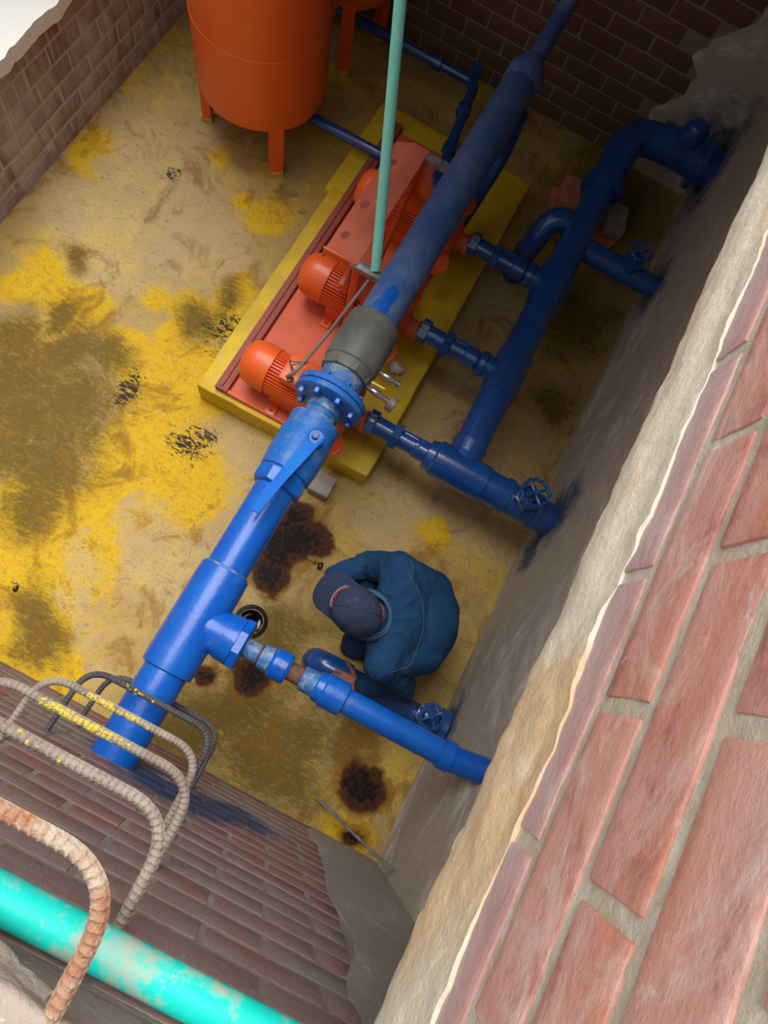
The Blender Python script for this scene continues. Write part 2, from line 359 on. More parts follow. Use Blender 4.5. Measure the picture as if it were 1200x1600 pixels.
for v in [v for v in bm.verts if not v.link_faces]: bm.verts.remove(v)
floor = struct(obj('floor', bm, 'floor', smooth=0))
ca = floor.data.color_attributes.new('wear', 'FLOAT_COLOR', 'POINT'); cb = floor.data.color_attributes.new('stain', 'FLOAT_COLOR', 'POINT')
for i, v in enumerate(floor.data.vertices):
    x, y = v.co.x, v.co.y
    n_ = noise.noise_vector(V((x * 2.5, y * 2.5, 1))) * .13 + noise.noise_vector(V((x * 6, y * 6, 4))) * .06 + noise.noise_vector(V((x * 15, y * 15, 4))) * .025
    x += n_.x; y += n_.y
    f_ = mask(W1['film'], x, y)
    ca.data[i].color = (mask(W1['yel'], x, y) * (1 - .5 * min(1, f_ * 1.2)), mask(W1['olv'], x, y, .8), min(1, f_ * 1.3), 1)
    n_ *= .55; x = v.co.x + n_.x; y = v.co.y + n_.y
    cb.data[i].color = (mask(W1['oil'], x, y, .9), mask(W1['blk'], x, y, .8), mask(W1['gry'], x, y, .8), 1)

def wall_core(name, lo, hi, m):
    return struct(obj(name, box(nb(), lo, hi), m, smooth=0))
TOP = 3.05
wl = wall_core('wall_left', (XL - .2, YF - .6, -.1), (XL, YB + .3, .66), 'joint_left')
wf = wall_core('wall_front', (XL - .2, YF - .25, -.1), (XR + .3, YF, 2.75), 'joint_front')
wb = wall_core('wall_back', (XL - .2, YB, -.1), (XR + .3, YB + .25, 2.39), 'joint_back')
# right wall: trowelled cement, uneven
bm = nb(); n1_, n2_ = 90, 50; g = {}
for i in range(n1_ + 1):
    for j in range(n2_ + 1):
        y = YF - .1 + (YB - YF + .2) * i / n1_; z = -.03 + 2.42 * j / n2_
        x = XR + .012 * noise.noise(V((y * 2.2, z * 2.2, 3))) + .006 * noise.noise(V((y * 9, z * 9, 8)))
        g[i, j] = bm.verts.new((x, y, z))
for i in range(n1_):
    for j in range(n2_): bm.faces.new((g[i, j], g[i + 1, j], g[i + 1, j + 1], g[i, j + 1]))
wr = struct(obj('wall_right', bm, 'plaster', smooth=60))
for p_ in [obj('wall_core', box(nb(), (XR + .02, YF - .25, -.1), (XR + .25, YB + .25, 2.39)), 'slab', wr, 0)]: pass

# bricks laid course by course: five shared meshes per wall
def brick_meshes(Ln, H, D, m, n=5, amp=.0025, div=False):
    out = []
    for k in range(n):
        b_ = nb(); box(b_, (-Ln / 2, 0, -H / 2), (Ln / 2, D, H / 2), .003)
        if div: bmesh.ops.subdivide_edges(b_, edges=[e for e in b_.edges if e.calc_length() > H * .5], cuts=5, use_grid_fill=True)
        for v in b_.verts: v.co += noise.noise_vector(v.co * (14 if not div else 22) + V((k * 7.7, 0, 0))) * amp
        me = bpy.data.meshes.new('brick'); bmesh.ops.recalc_face_normals(b_, faces=b_.faces); b_.to_mesh(me); b_.free()
        for p in me.polygons: p.use_smooth = True
        me.set_sharp_from_angle(angle=math.radians(40)); me.materials.append(M[m]); out.append(me)
    return out
def lay(parent, origin, rotz, u0, u1, z0, z1, Ln, H, J, meshes, halves, keep=None, tilt=0, first=0, stag=.5, jit=.0005):
    """courses along local x, face towards local +y"""
    o0 = V(origin); R = Matrix.Rotation(rotz, 4, 'Z') @ Matrix.Rotation(tilt, 4, 'Y')
    z = z0 + H / 2; row = first
    while z + H / 2 <= z1 + 1e-4:
        u = u0 - (Ln + J) * stag * (row % 2)
        while u < u1:
            a, b_ = max(u, u0), min(u + Ln, u1)
            if b_ - a > .03:
                me = random.choice(meshes if b_ - a > Ln * .98 else halves)
                ctr = (a + b_) / 2
                if keep is None or keep(ctr, z):
                    o = bpy.data.objects.new('brick', me); C.objects.link(o); o.parent = parent
                    loc = R @ V((ctr, random.uniform(-jit, jit), z)) + o0
                    o.matrix_local = Matrix.Translation(loc) @ R @ Matrix.Rotation(random.uniform(-.004, .004), 4, 'Y') @ Matrix.Diagonal(((b_ - a) / Ln, 1, 1, 1))
            u += Ln + J
        z += H + J; row += 1
# origin sits slightly behind the joint plane so the bricks stand proud of the recessed mortar
bl = brick_meshes(.24, .092, .03, 'brick_left')
lay(wl, (XL - .0275, 0, 0), -PI / 2, -YB, -.9, .01, .66, .24, .092, .014, bl, bl)
bb = brick_meshes(.24, .092, .03, 'brick_back')
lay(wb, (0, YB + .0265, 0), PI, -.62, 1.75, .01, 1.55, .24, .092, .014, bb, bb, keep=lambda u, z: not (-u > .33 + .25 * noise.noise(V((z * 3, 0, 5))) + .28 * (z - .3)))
bf = brick_meshes(.24, .092, .03, 'brick_front')
lay(wf, (0, YF - .0282, 0), 0, -1.55, .44, .04, 2.75, .24, .092, .014, bf, bf)
# plaster skins
def skin(name, parent, m, pts_fn, nu, nv, thick):
    b_ = nb(); g_ = {}
    for i in range(nu + 1):
        for j in range(nv + 1): g_[i, j] = b_.verts.new(pts_fn(i / nu, j / nv))
    for i in range(nu):
        for j in range(nv): b_.faces.new((g_[i, j], g_[i + 1, j], g_[i + 1, j + 1], g_[i, j + 1]))
    ex = bmesh.ops.extrude_face_region(b_, geom=b_.faces[:]); mv = [v for v in ex['geom'] if isinstance(v, bmesh.types.BMVert)]
    bmesh.ops.translate(b_, verts=mv, vec=thick)
    return obj(name, b_, m, parent, 50)
def fb(u, v):      # cement in the back right corner
    z = v * 2.35; edge = .30 + .22 * noise.noise(V((z * 3, 0, 5))) + .05 * noise.noise(V((z * 14, 2, 5))) + .28 * (z - .3)
    edge = min(edge, XR - .02)
    return (edge + (XR + .03 - edge) * u, YB - .012 + .004 * noise.noise(V((u * 8, z * 8, 2))), z)
skin('plaster_patch', wb, 'plaster', fb, 10, 60, (0, .02, 0))
def ff(u, v):      # pale band of cement at the front right corner
    z = v * 2.6; edge = .44 + .05 * noise.noise(V((z * 2.5, 1, 9))) + .015 * noise.noise(V((z * 12, 2, 5)))
    return (edge + (XR + .03 - edge) * u, YF + .004 + .003 * noise.noise(V((u * 8, z * 8, 2))), z)
skin('plaster_band', wf, 'plaster_band', ff, 10, 70, (0, -.02, 0))
def fl(u, v):      # cement skirting along the foot of the left wall
    y = .8 + (YB - .8) * u; zt = .07 + .05 * noise.noise(V((y * 3, 0, 2))) + .02 * noise.noise(V((y * 15, 0, 2)))
    return (XL + .005 + .004 * noise.noise(V((y * 6, v * 3, 2))), y, zt * v - .01)
skin('cement_skirting', wl, 'brick_left', fl, 120, 4, (-.03, 0, 0))
# white ledge on top of the low left wall
def fe(u, v):
    y = -1 + (YB + 1.2) * u; e = XL + .05 + .03 * noise.noise(V((y * 4, 0, 1))) + .014 * noise.noise(V((y * 18, 0, 7)))
    return (e - .75 * (1 - v), y, .72 + .012 * noise.noise(V((y * 7, v * 5, 7))))
skin('ledge', wl, 'ledge', fe, 200, 12, (0, 0, -.07))

# slab over the right and back of the pit, unseen steps shaped to darken the back
SZ = 2.39
bm = nb(); box(bm, (.315, -1.2, SZ + .04), (1.3, 4.3, 2.56)); box(bm, (0, 1.66, SZ), (.315, 4.3, 2.56)); box(bm, (-.28, 1.50, SZ), (0, 4.3, 2.56)); box(bm, (-1.30, 1.80, SZ), (-.28, 4.3, 2.56)); box(bm, (-3.6, 2.95, SZ), (-1.30, 4.3, 2.56))
struct(obj('light_block_wall', box(nb(), (-3.4, -1.5, 0), (-3.14, 4.6, 3.1)), 'joint_left', smooth=0))  # added wall out of view, blocks low sky light from the left
struct(obj('ceiling', bm, 'slab', smooth=0))
# raised brick rim wall above the slab edge, courses climbing slightly towards the back
XU = .30; TILT = math.atan(.061)
wu = struct(obj('wall_rim', box(nb(), (XU + .008, -1.2, 2.50), (XU + .25, 1.9, 3.02)), 'beige_mortar', smooth=0))
def mortar_fn(u, v):
    y = -.9 + 2.8 * u; z = 2.5 + .061 * y + .5 * v
    return (XU + .0005 + .0018 * noise.noise(V((y * 60, z * 60, 2))) + .002 * noise.noise(V((y * 14, z * 14, 2))), y, z)
skin('mortar_bed', wu, 'beige_mortar', mortar_fn, 260, 90, (.012, 0, 0))
br = brick_meshes(.294, .087, .03, 'rim_brick', 6, .0014, True)
lay(wu, (XU + .0272, 0, 0), PI / 2, -.93, 1.8, 2.513, 3.06, .294, .087, .0165, br, br, tilt=-TILT, first=1, stag=.5)
def fr(u, v):      # limewashed, broken slab edge under the rim bricks
    y = -.9 + 2.9 * u
    lo = 2.385 + .061 * y + .012 * noise.noise(V((y * 5, 0, 3))) + .006 * noise.noise(V((y * 30, 0, 5)))
    hi = 2.55 + .05 * y + .022 * noise.noise(V((y * 6, 0, 13))) + .007 * noise.noise(V((y * 40, 0, 15)))
    z = lo + (hi - lo) * v
    bulge = math.sin(min(1, v * 1.3) * PI) * .006
    return (XU - .006 - bulge + .006 * noise.noise(V((y * 9, z * 14, 1))) + .0025 * noise.noise(V((y * 40, z * 50, 1))) + (.012 if v == 0 else 0), y, z)
skin('slab_edge', wu, 'rim_plaster', fr, 300, 16, (.03, 0, 0))

# ------------------------------------------------------------------ plinth and base frame
pl = thing('pump_plinth', 'low yellow painted concrete plinth under the three orange pumps', 'plinth', (-.58, 2.1, 0))
def P_(o, parent):  # keep world placement when parented to an offset empty
    if o.type == 'MESH': o.data.transform(Matrix.Translation(-parent.location))
    o.parent = parent; return o
def rough_box(lo, hi, cuts=14, amp=.006):
    b_ = nb(); box(b_, lo, hi, .012)
    bmesh.ops.subdivide_edges(b_, edges=[e for e in b_.edges if e.calc_length() > .1], cuts=cuts, use_grid_fill=True)
    for v in b_.verts: v.co += noise.noise_vector(v.co * 9) * amp
    return b_
P_(obj('raised_top', rough_box((-1.055, 1.11, -.01), (-.10, 2.52, .15)), 'plinth'), pl)
P_(obj('rear_top', rough_box((-1.09, 2.49, -.01), (-.10, 3.22, .137)), 'plinth'), pl)

bf_ = thing('steel_base_frame', 'faded red steel base plate with channel edges lying on the yellow plinth', 'base frame', (-.6, 2.0, .15))
P_(obj('plate', rough_box((-.90, 1.15, .148), (-.33, 3.05, .166), 10, .002), 'red_plate'), bf_)
bm = nb(); box(bm, (-.965, 1.135, .148), (-.90, 3.08, .188), .005); box(bm, (-.947, 1.15, .188), (-.93, 3.06, .196), .002)
P_(obj('edge_channel', bm, 'red_dull'), bf_)
P_(obj('front_flange', box(nb(), (-.90, 1.135, .148), (-.33, 1.155, .180), .004), 'red_plate'), bf_)

# ------------------------------------------------------------------ pumps
def fin_ring(bm, x0, x1, r0, r1, cy, cz, n, a0=0, a1=2 * PI, t=.0035):
    for k in range(n):
        a = a0 + (a1 - a0) * (k + .5) / n
        R = Matrix.Rotation(a, 3, 'X')
        b0 = len(bm.verts)
        r_ = bmesh.ops.create_cube(bm, size=1)['verts']
        for v in r_:
            p = V(((x0 + x1) / 2 + v.co.x * (x1 - x0), v.co.y * t * 2, (r0 + r1) / 2 + v.co.z * (r1 - r0)))
            v.co = R @ p + V((0, cy, cz))
PZ = .335
def make_pump(y, label, fr=1.0):
    t = thing('pump', label, 'pump', (-.58, y, .166), 'orange pump and motor sets on the plinth')
    def A(n, b_, m): return P_(obj(n, b_, m), t)
    h = PZ
    # domed fan cover with a rim and slots
    A('fan_cover', lathe(nb(), [(-.300, .012), (-.297, .05), (-.288, .078), (-.272, .096), (-.25, .107), (-.22, .113), (-.145, .115), (-.143, .109), (-.15, .105)], (-.58, y, h), (1, 0, 0), 40), 'orange')
    A('motor_body', lathe(nb(), cyl(.088, -.16, .13), (-.58, y, h), (1, 0, 0), 32), 'orange')
    b_ = nb(); fin_ring(b_, -.58 - .150, -.58 + .11, .085, .110, y, h, 44)
    A('cooling_fins', b_, 'orange')['kind'] = 'stuff'
    A('end_shield', lathe(nb(), [(.105, .08), (.107, .108), (.130, .108), (.145, .085), (.165, .07), (.20, .065)], (-.58, y, h), (1, 0, 0), 32), 'orange')
    A('terminal_box', box(nb(), (-.655, y - .070, h + .07), (-.465, y + .070, h + .138), .010), 'orange')
    A('box_lid', box(nb(), (-.660, y - .075, h + .1385), (-.460, y + .075, h + .150), .005), 'orange')
    for sy in (-1, 1):
        A('foot_rail', box(nb(), (-.70, y + sy * .075 - .014, .166), (-.46, y + sy * .075 + .014, h - .06), .003), 'orange')
        for fx in (-.70, -.515): A('foot', box(nb(), (fx, y + sy * .112 - .03, .166), (fx + .055, y + sy * .112 + .03, .182), .003), 'orange')
        A('bolt', lathe(nb(), cyl(.008, 0, .008, .001), (-.672, y + sy * .12, .182), (0, 0, 1), 6), 'red_dull')
    A('volute', lathe(nb(), [(.195, .06), (.20, .13), (.21, .150), (.235, .157), (.262, .153), (.275, .135), (.283, .08), (.30, .055)], (-.58, y, h), (1, 0, 0), 40), 'orange')
    b_ = nb(); fin_ring(b_, -.58 + .205, -.58 + .27, .15, .164, y, h, 26); A('volute_ribs', b_, 'orange')['kind'] = 'stuff'
    A('suction_neck', lathe(nb(), [(.28, .06), (.30, .048), (.335, .046), (.338, .055), (.362, .055), (.364, .03)], (-.58, y, h), (1, 0, 0), 24), 'red_plate')
    b_ = nb(); lathe(b_, [(0, .045), (.22, .045), (.225, .04)], (-.345, y, h + .13), (0, 0, 1), 20); lathe(b_, cyl(.075, .10, .125), (-.345, y, h + .13), (0, 0, 1), 24)
    A('discharge_neck', b_, 'orange')
    # round inspection flange leaning from the casing
    A('inspection_flange', lathe(nb(), [(0, .03), (.03, .032), (.032, .062), (.048, .062), (.049, .05), (.045, .045)], (-.335, y - .16, h - .04), (.35, -.45, .8), 28), 'orange')
    return t
pumps_y = [1.285, 1.85, 2.45]
p0 = make_pump(pumps_y[0], 'orange electric pump at the front end of the yellow plinth')
p1 = dup(p0, (0, pumps_y[1] - pumps_y[0], 0), 'orange electric pump in the middle of the plinth, behind the beam leg')
p2 = dup(p0, (0, pumps_y[2] - pumps_y[0], 0), 'orange electric pump furthest back under the red beam')

# ------------------------------------------------------------------ pipework
def blob_weld(bm, y, x, z, r, ax): lathe(bm, [(-.006, r), (-.003, r + .004), (.003, r + .004), (.006, r)], (x, y, z), ax, 32)
MX, MZ, MR = -.365, .78, .082
dm = thing('discharge_pipe', 'large blue main pipe running over the pumps from front wall to back', 'pipe', (MX, YF, MZ))
def D(n, b_, m): return P_(obj(n, b_, m), dm)
Yx = (0, 1, 0)
D('front_section', lathe(nb(), [(0, .08), (.42, .08)], (MX, YF, MZ), Yx, 40), 'blue_main')
b_ = nb(); lathe(b_, [(-.10, .082), (-.095, .094), (-.06, .096), (.26, .096), (.30, .094), (.305, .082)], (MX, .0, MZ), Yx, 40)
lathe(b_, [(0, .085), (.10, .082), (.12, .088), (.165, .09)], (MX, .10, MZ), (1, 0, 0), 32)
D('tee_fitting', b_, 'blue_main')
D('hex_bush', lathe(nb(), [(.165, .088), (.167, .098), (.195, .098), (.20, .09)], (MX, .10, MZ), (1, 0, 0), 8, PI / 8), 'blue_main')
D('middle_section', lathe(nb(), [(.28, .08), (.76, .08)], (MX, 0, MZ), Yx, 40), 'blue_main')
b_ = nb(); blob_weld(b_, .305, MX, MZ, .084, Yx); D('weld_seam', b_, 'blue_flaky')
# lever ball valve
b_ = nb(); lathe(b_, [(.66, .082), (.665, .092), (.73, .094), (.735, .102), (.80, .108), (.90, .108), (.945, .10), (.955, .104), (.985, .104), (.99, .08)], (MX, 0, MZ), Yx, 40)
D('ball_valve_body', b_, 'blue_valve')
D('hex_end', lathe(nb(), [(.665, .094), (.668, .102), (.722, .102), (.725, .094)], (MX, 0, MZ), Yx, 8, PI / 8), 'blue_main')
D('lever_hub', lathe(nb(), [(.0, .034), (.03, .034), (.035, .028)], (MX + .045, .885, MZ + .10), (.12, 0, 1), 24), 'blue_main')
b_ = nb()
pts = [V((MX + .045, .90, MZ + .128)), V((MX + .035, .80, MZ + .132)), V((MX + .02, .68, MZ + .155)), V((MX + .005, .55, MZ + .168)), V((MX, .515, MZ + .160))]
wd = [.034, .026, .020, .017, .017]
rr = [[p + V((w_ * s, 0, h_)) for s, h_ in ((-1, -.004), (1, -.004), (1, .004), (-1, .004))] for p, w_ in zip(pts, wd)]
rings(b_, rr); lev = D('lever', b_, 'lever_blue')
D('hub_nut', lathe(nb(), cyl(.014, 0, .014, .002), (MX + .045, .885, MZ + .135), (0, 0, 1), 6), 'blue_dusty')
D('bare_nipple', lathe(nb(), [(.985, .068), (1.03, .066), (1.035, .072), (1.075, .072)], (MX, 0, MZ), Yx, 32), 'blue_flaky')
D('flange', lathe(nb(), [(1.07, .07), (1.075, .143), (1.079, .148), (1.100, .148), (1.103, .143), (1.105, .14), (1.107, .148), (1.130, .148), (1.135, .143), (1.14, .08)], (MX, 0, MZ), Yx, 48), 'blue_valve')
for k in range(8):
    a = 2 * PI * (k + .5) / 8
    q = (MX + .118 * math.cos(a), 1.05, MZ + .118 * math.sin(a))
    D('bolt', lathe(nb(), [(0, .0125), (.002, .014), (.0249, .014)], q, Yx, 6), 'blue_main'); D('nut', lathe(nb(), cyl(.014, .0852, .106, .002), q, Yx, 6), 'blue_main')
D('neck', lathe(nb(), [(1.135, .074), (1.155, .078), (1.16, .088), (1.20, .092), (1.225, .092)], (MX, 0, MZ), Yx, 32), 'blue_flaky')
D('check_valve', lathe(nb(), [(1.215, .088), (1.22, .102), (1.265, .107), (1.27, .113), (1.30, .117), (1.44, .117), (1.46, .112), (1.475, .116), (1.50, .112), (1.505, .088)], (MX, 0, MZ), Yx, 40), 'grey_metal')
D('hex_lug', lathe(nb(), [(1.218, .09), (1.22, .108), (1.258, .108), (1.262, .09)], (MX, 0, MZ), Yx, 8, PI / 8), 'grey_metal')
D('rear_section', lathe(nb(), [(1.49, .088), (1.85, .087), (3.04, .087), (3.06, .078)], (MX, 0, MZ), Yx, 40), 'blue_dusty')
D('reducer', lathe(nb(), [(3.03, .087), (3.05, .095), (3.14, .095), (3.22, .055), (3.25, .05)], (MX, 0, MZ), Yx, 32), 'blue_dusty')
D('end_pipe', tube(nb(), round_path([(MX, 3.2, MZ), (MX, 3.6, MZ), (MX, 3.75, MZ + .12)], .08), .045, 20), 'blue_dusty')
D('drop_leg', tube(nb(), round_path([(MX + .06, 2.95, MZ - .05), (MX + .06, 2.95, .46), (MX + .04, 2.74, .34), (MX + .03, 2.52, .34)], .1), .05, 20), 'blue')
# wet fresh paint patches on the dusty pipe are shells hugging it
for (yy, a0, wa, wy) in ((1.60, .05, .35, .055), (1.545, -.25, .2, .025), (1.53, .12, .22, .035)):
    b_ = nb(); ctr = None; ring = []
    def pp(yv, a, r=.0885): return V((MX + r * math.sin(a), yv, MZ + r * math.cos(a)))
    rows = []
    for i in range(9):
        f = i / 8; row = []
        for k in range(20):
            an = 2 * PI * k / 20; jag = 1 + .25 * noise.noise(V((math.cos(an) * 2, math.sin(an) * 2, yy * 9)))
            row.append(b_.verts.new(pp(yy + wy * f * jag * math.sin(an), a0 + wa * f * jag * math.cos(an))))
        rows.append(row)
    for i in range(8):
        for k in range(20):
            try: b_.faces.new((rows[i][k], rows[i][(k + 1) % 20], rows[i + 1][(k + 1) % 20], rows[i + 1][k]))
            except ValueError: pass
    o = D('paint_patch', b_, 'blue_main')

# branch from the tee to the right wall
BY = .10
brp = thing('branch_pipe', 'blue branch pipe of mixed fittings crossing from the main tee to the right wall', 'pipe', (MX, BY, MZ))
def B(n, b_, m): return P_(obj(n, b_, m), brp)
Xx = (1, 0, 0)
B('nipple', lathe(nb(), [(-.175, .036), (-.10, .036)], (0, BY, MZ), Xx, 24), 'blue_flaky')
B('union_ring', lathe(nb(), [(-.112, .037), (-.11, .041), (-.105, .041), (-.103, .037)], (0, BY, MZ), Xx, 24), 'rust')
B('check_valve', lathe(nb(), [(-.102, .036), (-.10, .044), (-.06, .046), (-.05, .056), (.0, .058), (.012, .05)], (0, BY, MZ), Xx, 28), 'blue_main')
B('flaking_end', lathe(nb(), [(-.101, .0455), (-.062, .0475)], (0, BY, MZ), Xx, 28), 'blue_flaky')
# cast ring mark on the valve body
bm = nb()
for rr_, ht in ((.017, .0015), (.008, .0015)):
    cpt = V((-.02, BY, MZ)); 
    tube(bm, [cpt + V((rr_ * math.cos(a * PI / 10), .058 * math.sin(rr_ * math.sin(a * PI / 10) / .058), .058 * math.cos(rr_ * math.sin(a * PI / 10) / .058))) for a in range(21)], ht, 6)
B('cast_mark', bm, 'blue')
B('rusty_nipple', lathe(nb(), [(.01, .034), (.07, .034)], (0, BY, MZ), Xx, 24), 'rust')
B('sleeve', lathe(nb(), [(.062, .036), (.065, .044), (.125, .046), (.13, .05)], (0, BY, MZ), Xx, 28), 'blue_flaky')
B('reducer', lathe(nb(), [(.12, .046), (.125, .053), (.15, .056), (.155, .062), (.235, .062), (.24, .055)], (0, BY, MZ), Xx, 32), 'blue_main')
B('pipe', lathe(nb(), [(.22, .047), (.68, .047)], (0, BY - 0, MZ), Xx, 32), 'blue_main')
B('elbow_socket', lathe(nb(), [(.63, .048), (.632, .055), (.675, .056), (.68, .05)], (0, BY, MZ), Xx, 32), 'blue_main')
B('bend', tube(nb(), round_path([(.66, BY, MZ), (.70, BY, MZ), (.84, BY + .015, MZ + .18)], .06), .049, 28), 'blue_main')

# suction header along the floor
HX, HZ, HR_ = .262, .36, .083
hd = thing('suction_header', 'dark blue suction manifold lying low between plinth and right wall', 'pipe', (HX, 2.3, 0))
def Hd(n, b_, m='blue'): return P_(obj(n, b_, m), hd)
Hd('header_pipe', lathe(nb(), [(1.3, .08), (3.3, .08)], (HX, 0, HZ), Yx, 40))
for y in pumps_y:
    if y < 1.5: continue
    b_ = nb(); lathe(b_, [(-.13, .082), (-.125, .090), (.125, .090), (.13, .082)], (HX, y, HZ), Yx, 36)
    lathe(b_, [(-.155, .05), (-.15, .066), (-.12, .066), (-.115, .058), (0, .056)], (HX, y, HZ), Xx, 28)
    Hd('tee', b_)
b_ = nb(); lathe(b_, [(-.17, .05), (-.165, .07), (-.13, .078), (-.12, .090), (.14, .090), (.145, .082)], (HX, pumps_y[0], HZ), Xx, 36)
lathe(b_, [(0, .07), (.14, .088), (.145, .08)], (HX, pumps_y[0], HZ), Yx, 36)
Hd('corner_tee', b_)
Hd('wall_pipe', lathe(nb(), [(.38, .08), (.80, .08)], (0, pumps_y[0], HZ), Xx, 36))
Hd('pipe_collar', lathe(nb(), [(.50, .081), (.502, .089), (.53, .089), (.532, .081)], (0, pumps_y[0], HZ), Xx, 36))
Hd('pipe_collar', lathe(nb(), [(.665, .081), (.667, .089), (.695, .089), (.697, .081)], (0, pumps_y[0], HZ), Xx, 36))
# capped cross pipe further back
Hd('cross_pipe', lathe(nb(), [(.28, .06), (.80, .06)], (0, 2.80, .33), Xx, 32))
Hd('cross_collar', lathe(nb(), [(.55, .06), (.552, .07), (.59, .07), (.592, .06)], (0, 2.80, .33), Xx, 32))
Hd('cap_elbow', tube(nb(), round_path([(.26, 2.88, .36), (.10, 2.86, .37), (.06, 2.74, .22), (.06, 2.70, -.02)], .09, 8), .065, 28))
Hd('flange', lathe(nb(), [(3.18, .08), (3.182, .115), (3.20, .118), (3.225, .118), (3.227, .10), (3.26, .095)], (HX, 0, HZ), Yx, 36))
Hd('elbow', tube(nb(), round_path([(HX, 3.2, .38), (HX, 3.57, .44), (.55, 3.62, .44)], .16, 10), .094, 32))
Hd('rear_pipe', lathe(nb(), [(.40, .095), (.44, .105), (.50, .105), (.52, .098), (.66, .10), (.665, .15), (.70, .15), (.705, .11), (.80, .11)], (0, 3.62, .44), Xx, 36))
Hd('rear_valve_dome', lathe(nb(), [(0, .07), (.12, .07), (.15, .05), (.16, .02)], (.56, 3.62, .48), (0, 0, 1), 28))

# suction branches
def make_branch(y, label, lever):
    t = thing('suction_branch', label, 'pipe', (-.1, y, HZ), 'suction branches joining pumps to the header')
    z = HZ - .0
    def A(n, b_, m='blue'): return P_(obj(n, b_, m), t)
    A('rusty_nipple', lathe(nb(), [(-.235, .036), (-.21, .036)], (0, y, z), Xx, 20), 'rust')
    A('union_nut', lathe(nb(), [(-.225, .044), (-.222, .064), (-.180, .064), (-.176, .052)], (0, y, z), Xx, 6, PI / 6))
    A('size_plate', box(nb(), (-.217, y - .021, z + .0555), (-.188, y + .021, z + .0600), .001), 'steel')
    A('union_body', lathe(nb(), [(-.180, .048), (-.08, .046)], (0, y, z), Xx, 28))
    A('union_nut', lathe(nb(), [(-.092, .048), (-.089, .067), (-.052, .067), (-.048, .048)], (0, y, z), Xx, 6, 0))
    A('reducer', lathe(nb(), [(-.052, .044), (.03, .045), (.035, .050), (.095, .051), (.105, .042), (.13, .042), (.135, .055)], (0, y, z), Xx, 28))
    A('small_lever', box(nb(), (-.04, y + .012, z + .036), (.08, y + .030, z + .052), .003)); A('lever_pivot', box(nb(), (.03, y - .014, z + .038), (.052, y + .020, z + .054), .002))
    return t
sb = make_branch(pumps_y[0], 'dark blue suction branch with unions at the front pump', 0)
dup(sb, (0, pumps_y[1] - pumps_y[0], 0), 'dark blue suction branch with unions at the middle pump')
dup(sb, (0, pumps_y[2] - pumps_y[0], 0), 'dark blue suction branch with unions at the rear pump, half in shadow')

# gate valves
def gate_valve(loc, pr, label, s=1.0, wheel=True, tilt=(0, 0, 1), sc=1.0):
    t = thing('gate_valve', label, 'valve', loc, 'blue gate valves on pipes into the right wall')
    x, y, z = loc; ax = V(tilt).normalized(); o = V(loc)
    def A(n, b_, m='blue'): return P_(obj(n, b_, m), t)
    A('body', lathe(nb(), [(0, pr * .8), (pr * .9, .055 * sc), (pr + .03, .050 * sc)], o, ax, 28))
    A('bonnet', lathe(nb(), [(pr + .01, .045 * sc), (pr + .012, .066 * sc), (pr + .04, .066 * sc), (pr + .045, .05 * sc)], o, ax, 6))
    A('packing_nut', lathe(nb(), [(pr + .04, .034 * sc), (pr + .075, .03 * sc), (pr + .08, .02 * sc)], o, ax, 12))
    A('stem', lathe(nb(), cyl(.009, pr + .07, pr + .125, .001), o, ax, 12))
    d, u, w = frame(ax); c = o + d * (pr + .115); R = .062 * sc
    b_ = nb(); n = 48
    pts = [c + (u * math.cos(2 * PI * k / n) + w * math.sin(2 * PI * k / n)) * (R + .0035 * (1 if (k // 2) % 2 else -1)) for k in range(n + 1)]
    tube(b_, pts, .0075 * sc, 10); A('handwheel_rim', b_)
    for k in range(4):
        a = PI / 4 + k * PI / 2; e = c + (u * math.cos(a) + w * math.sin(a)) * R
        A('spoke', tube(nb(), [c, (c + e) / 2 - d * .006, e], .007 * sc, 8))
    A('wheel_nut', lathe(nb(), cyl(.014 * sc, -.01, .014, .002), c, ax, 6))
    return t
gate_valve((.60, pumps_y[0], HZ), .08, 'blue gate valve on the front end of the suction manifold', sc=1.0)
gate_valve((.585, 2.80, .33), .06, 'dark blue gate valve on the shaded cross pipe at the back', sc=.9)
gate_valve((.655, .232, .13), .05, 'blue gate valve with cross spokes beside the crouching person', sc=.85)

# low pipe by the person
lp = thing('floor_pipe', 'dark blue pipe with elbow near the floor that the person holds', 'pipe', (.4, .222, .13))
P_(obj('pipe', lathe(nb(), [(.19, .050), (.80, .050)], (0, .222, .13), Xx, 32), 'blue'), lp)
P_(obj('elbow', tube(nb(), round_path([(.27, .222, .13), (.10, .222, .13), (.10, .222, -.02)], .1, 10), .060, 32), 'blue'), lp)
P_(obj('socket', lathe(nb(), [(.22, .055), (.222, .0625), (.26, .0625), (.262, .052)], (0, .222, .13), Xx, 32), 'blue'), lp)
P_(obj('wall_flange', lathe(nb(), [(.72, .055), (.725, .085), (.765, .09)], (0, .222, .13), Xx, 24), 'blue'), lp)

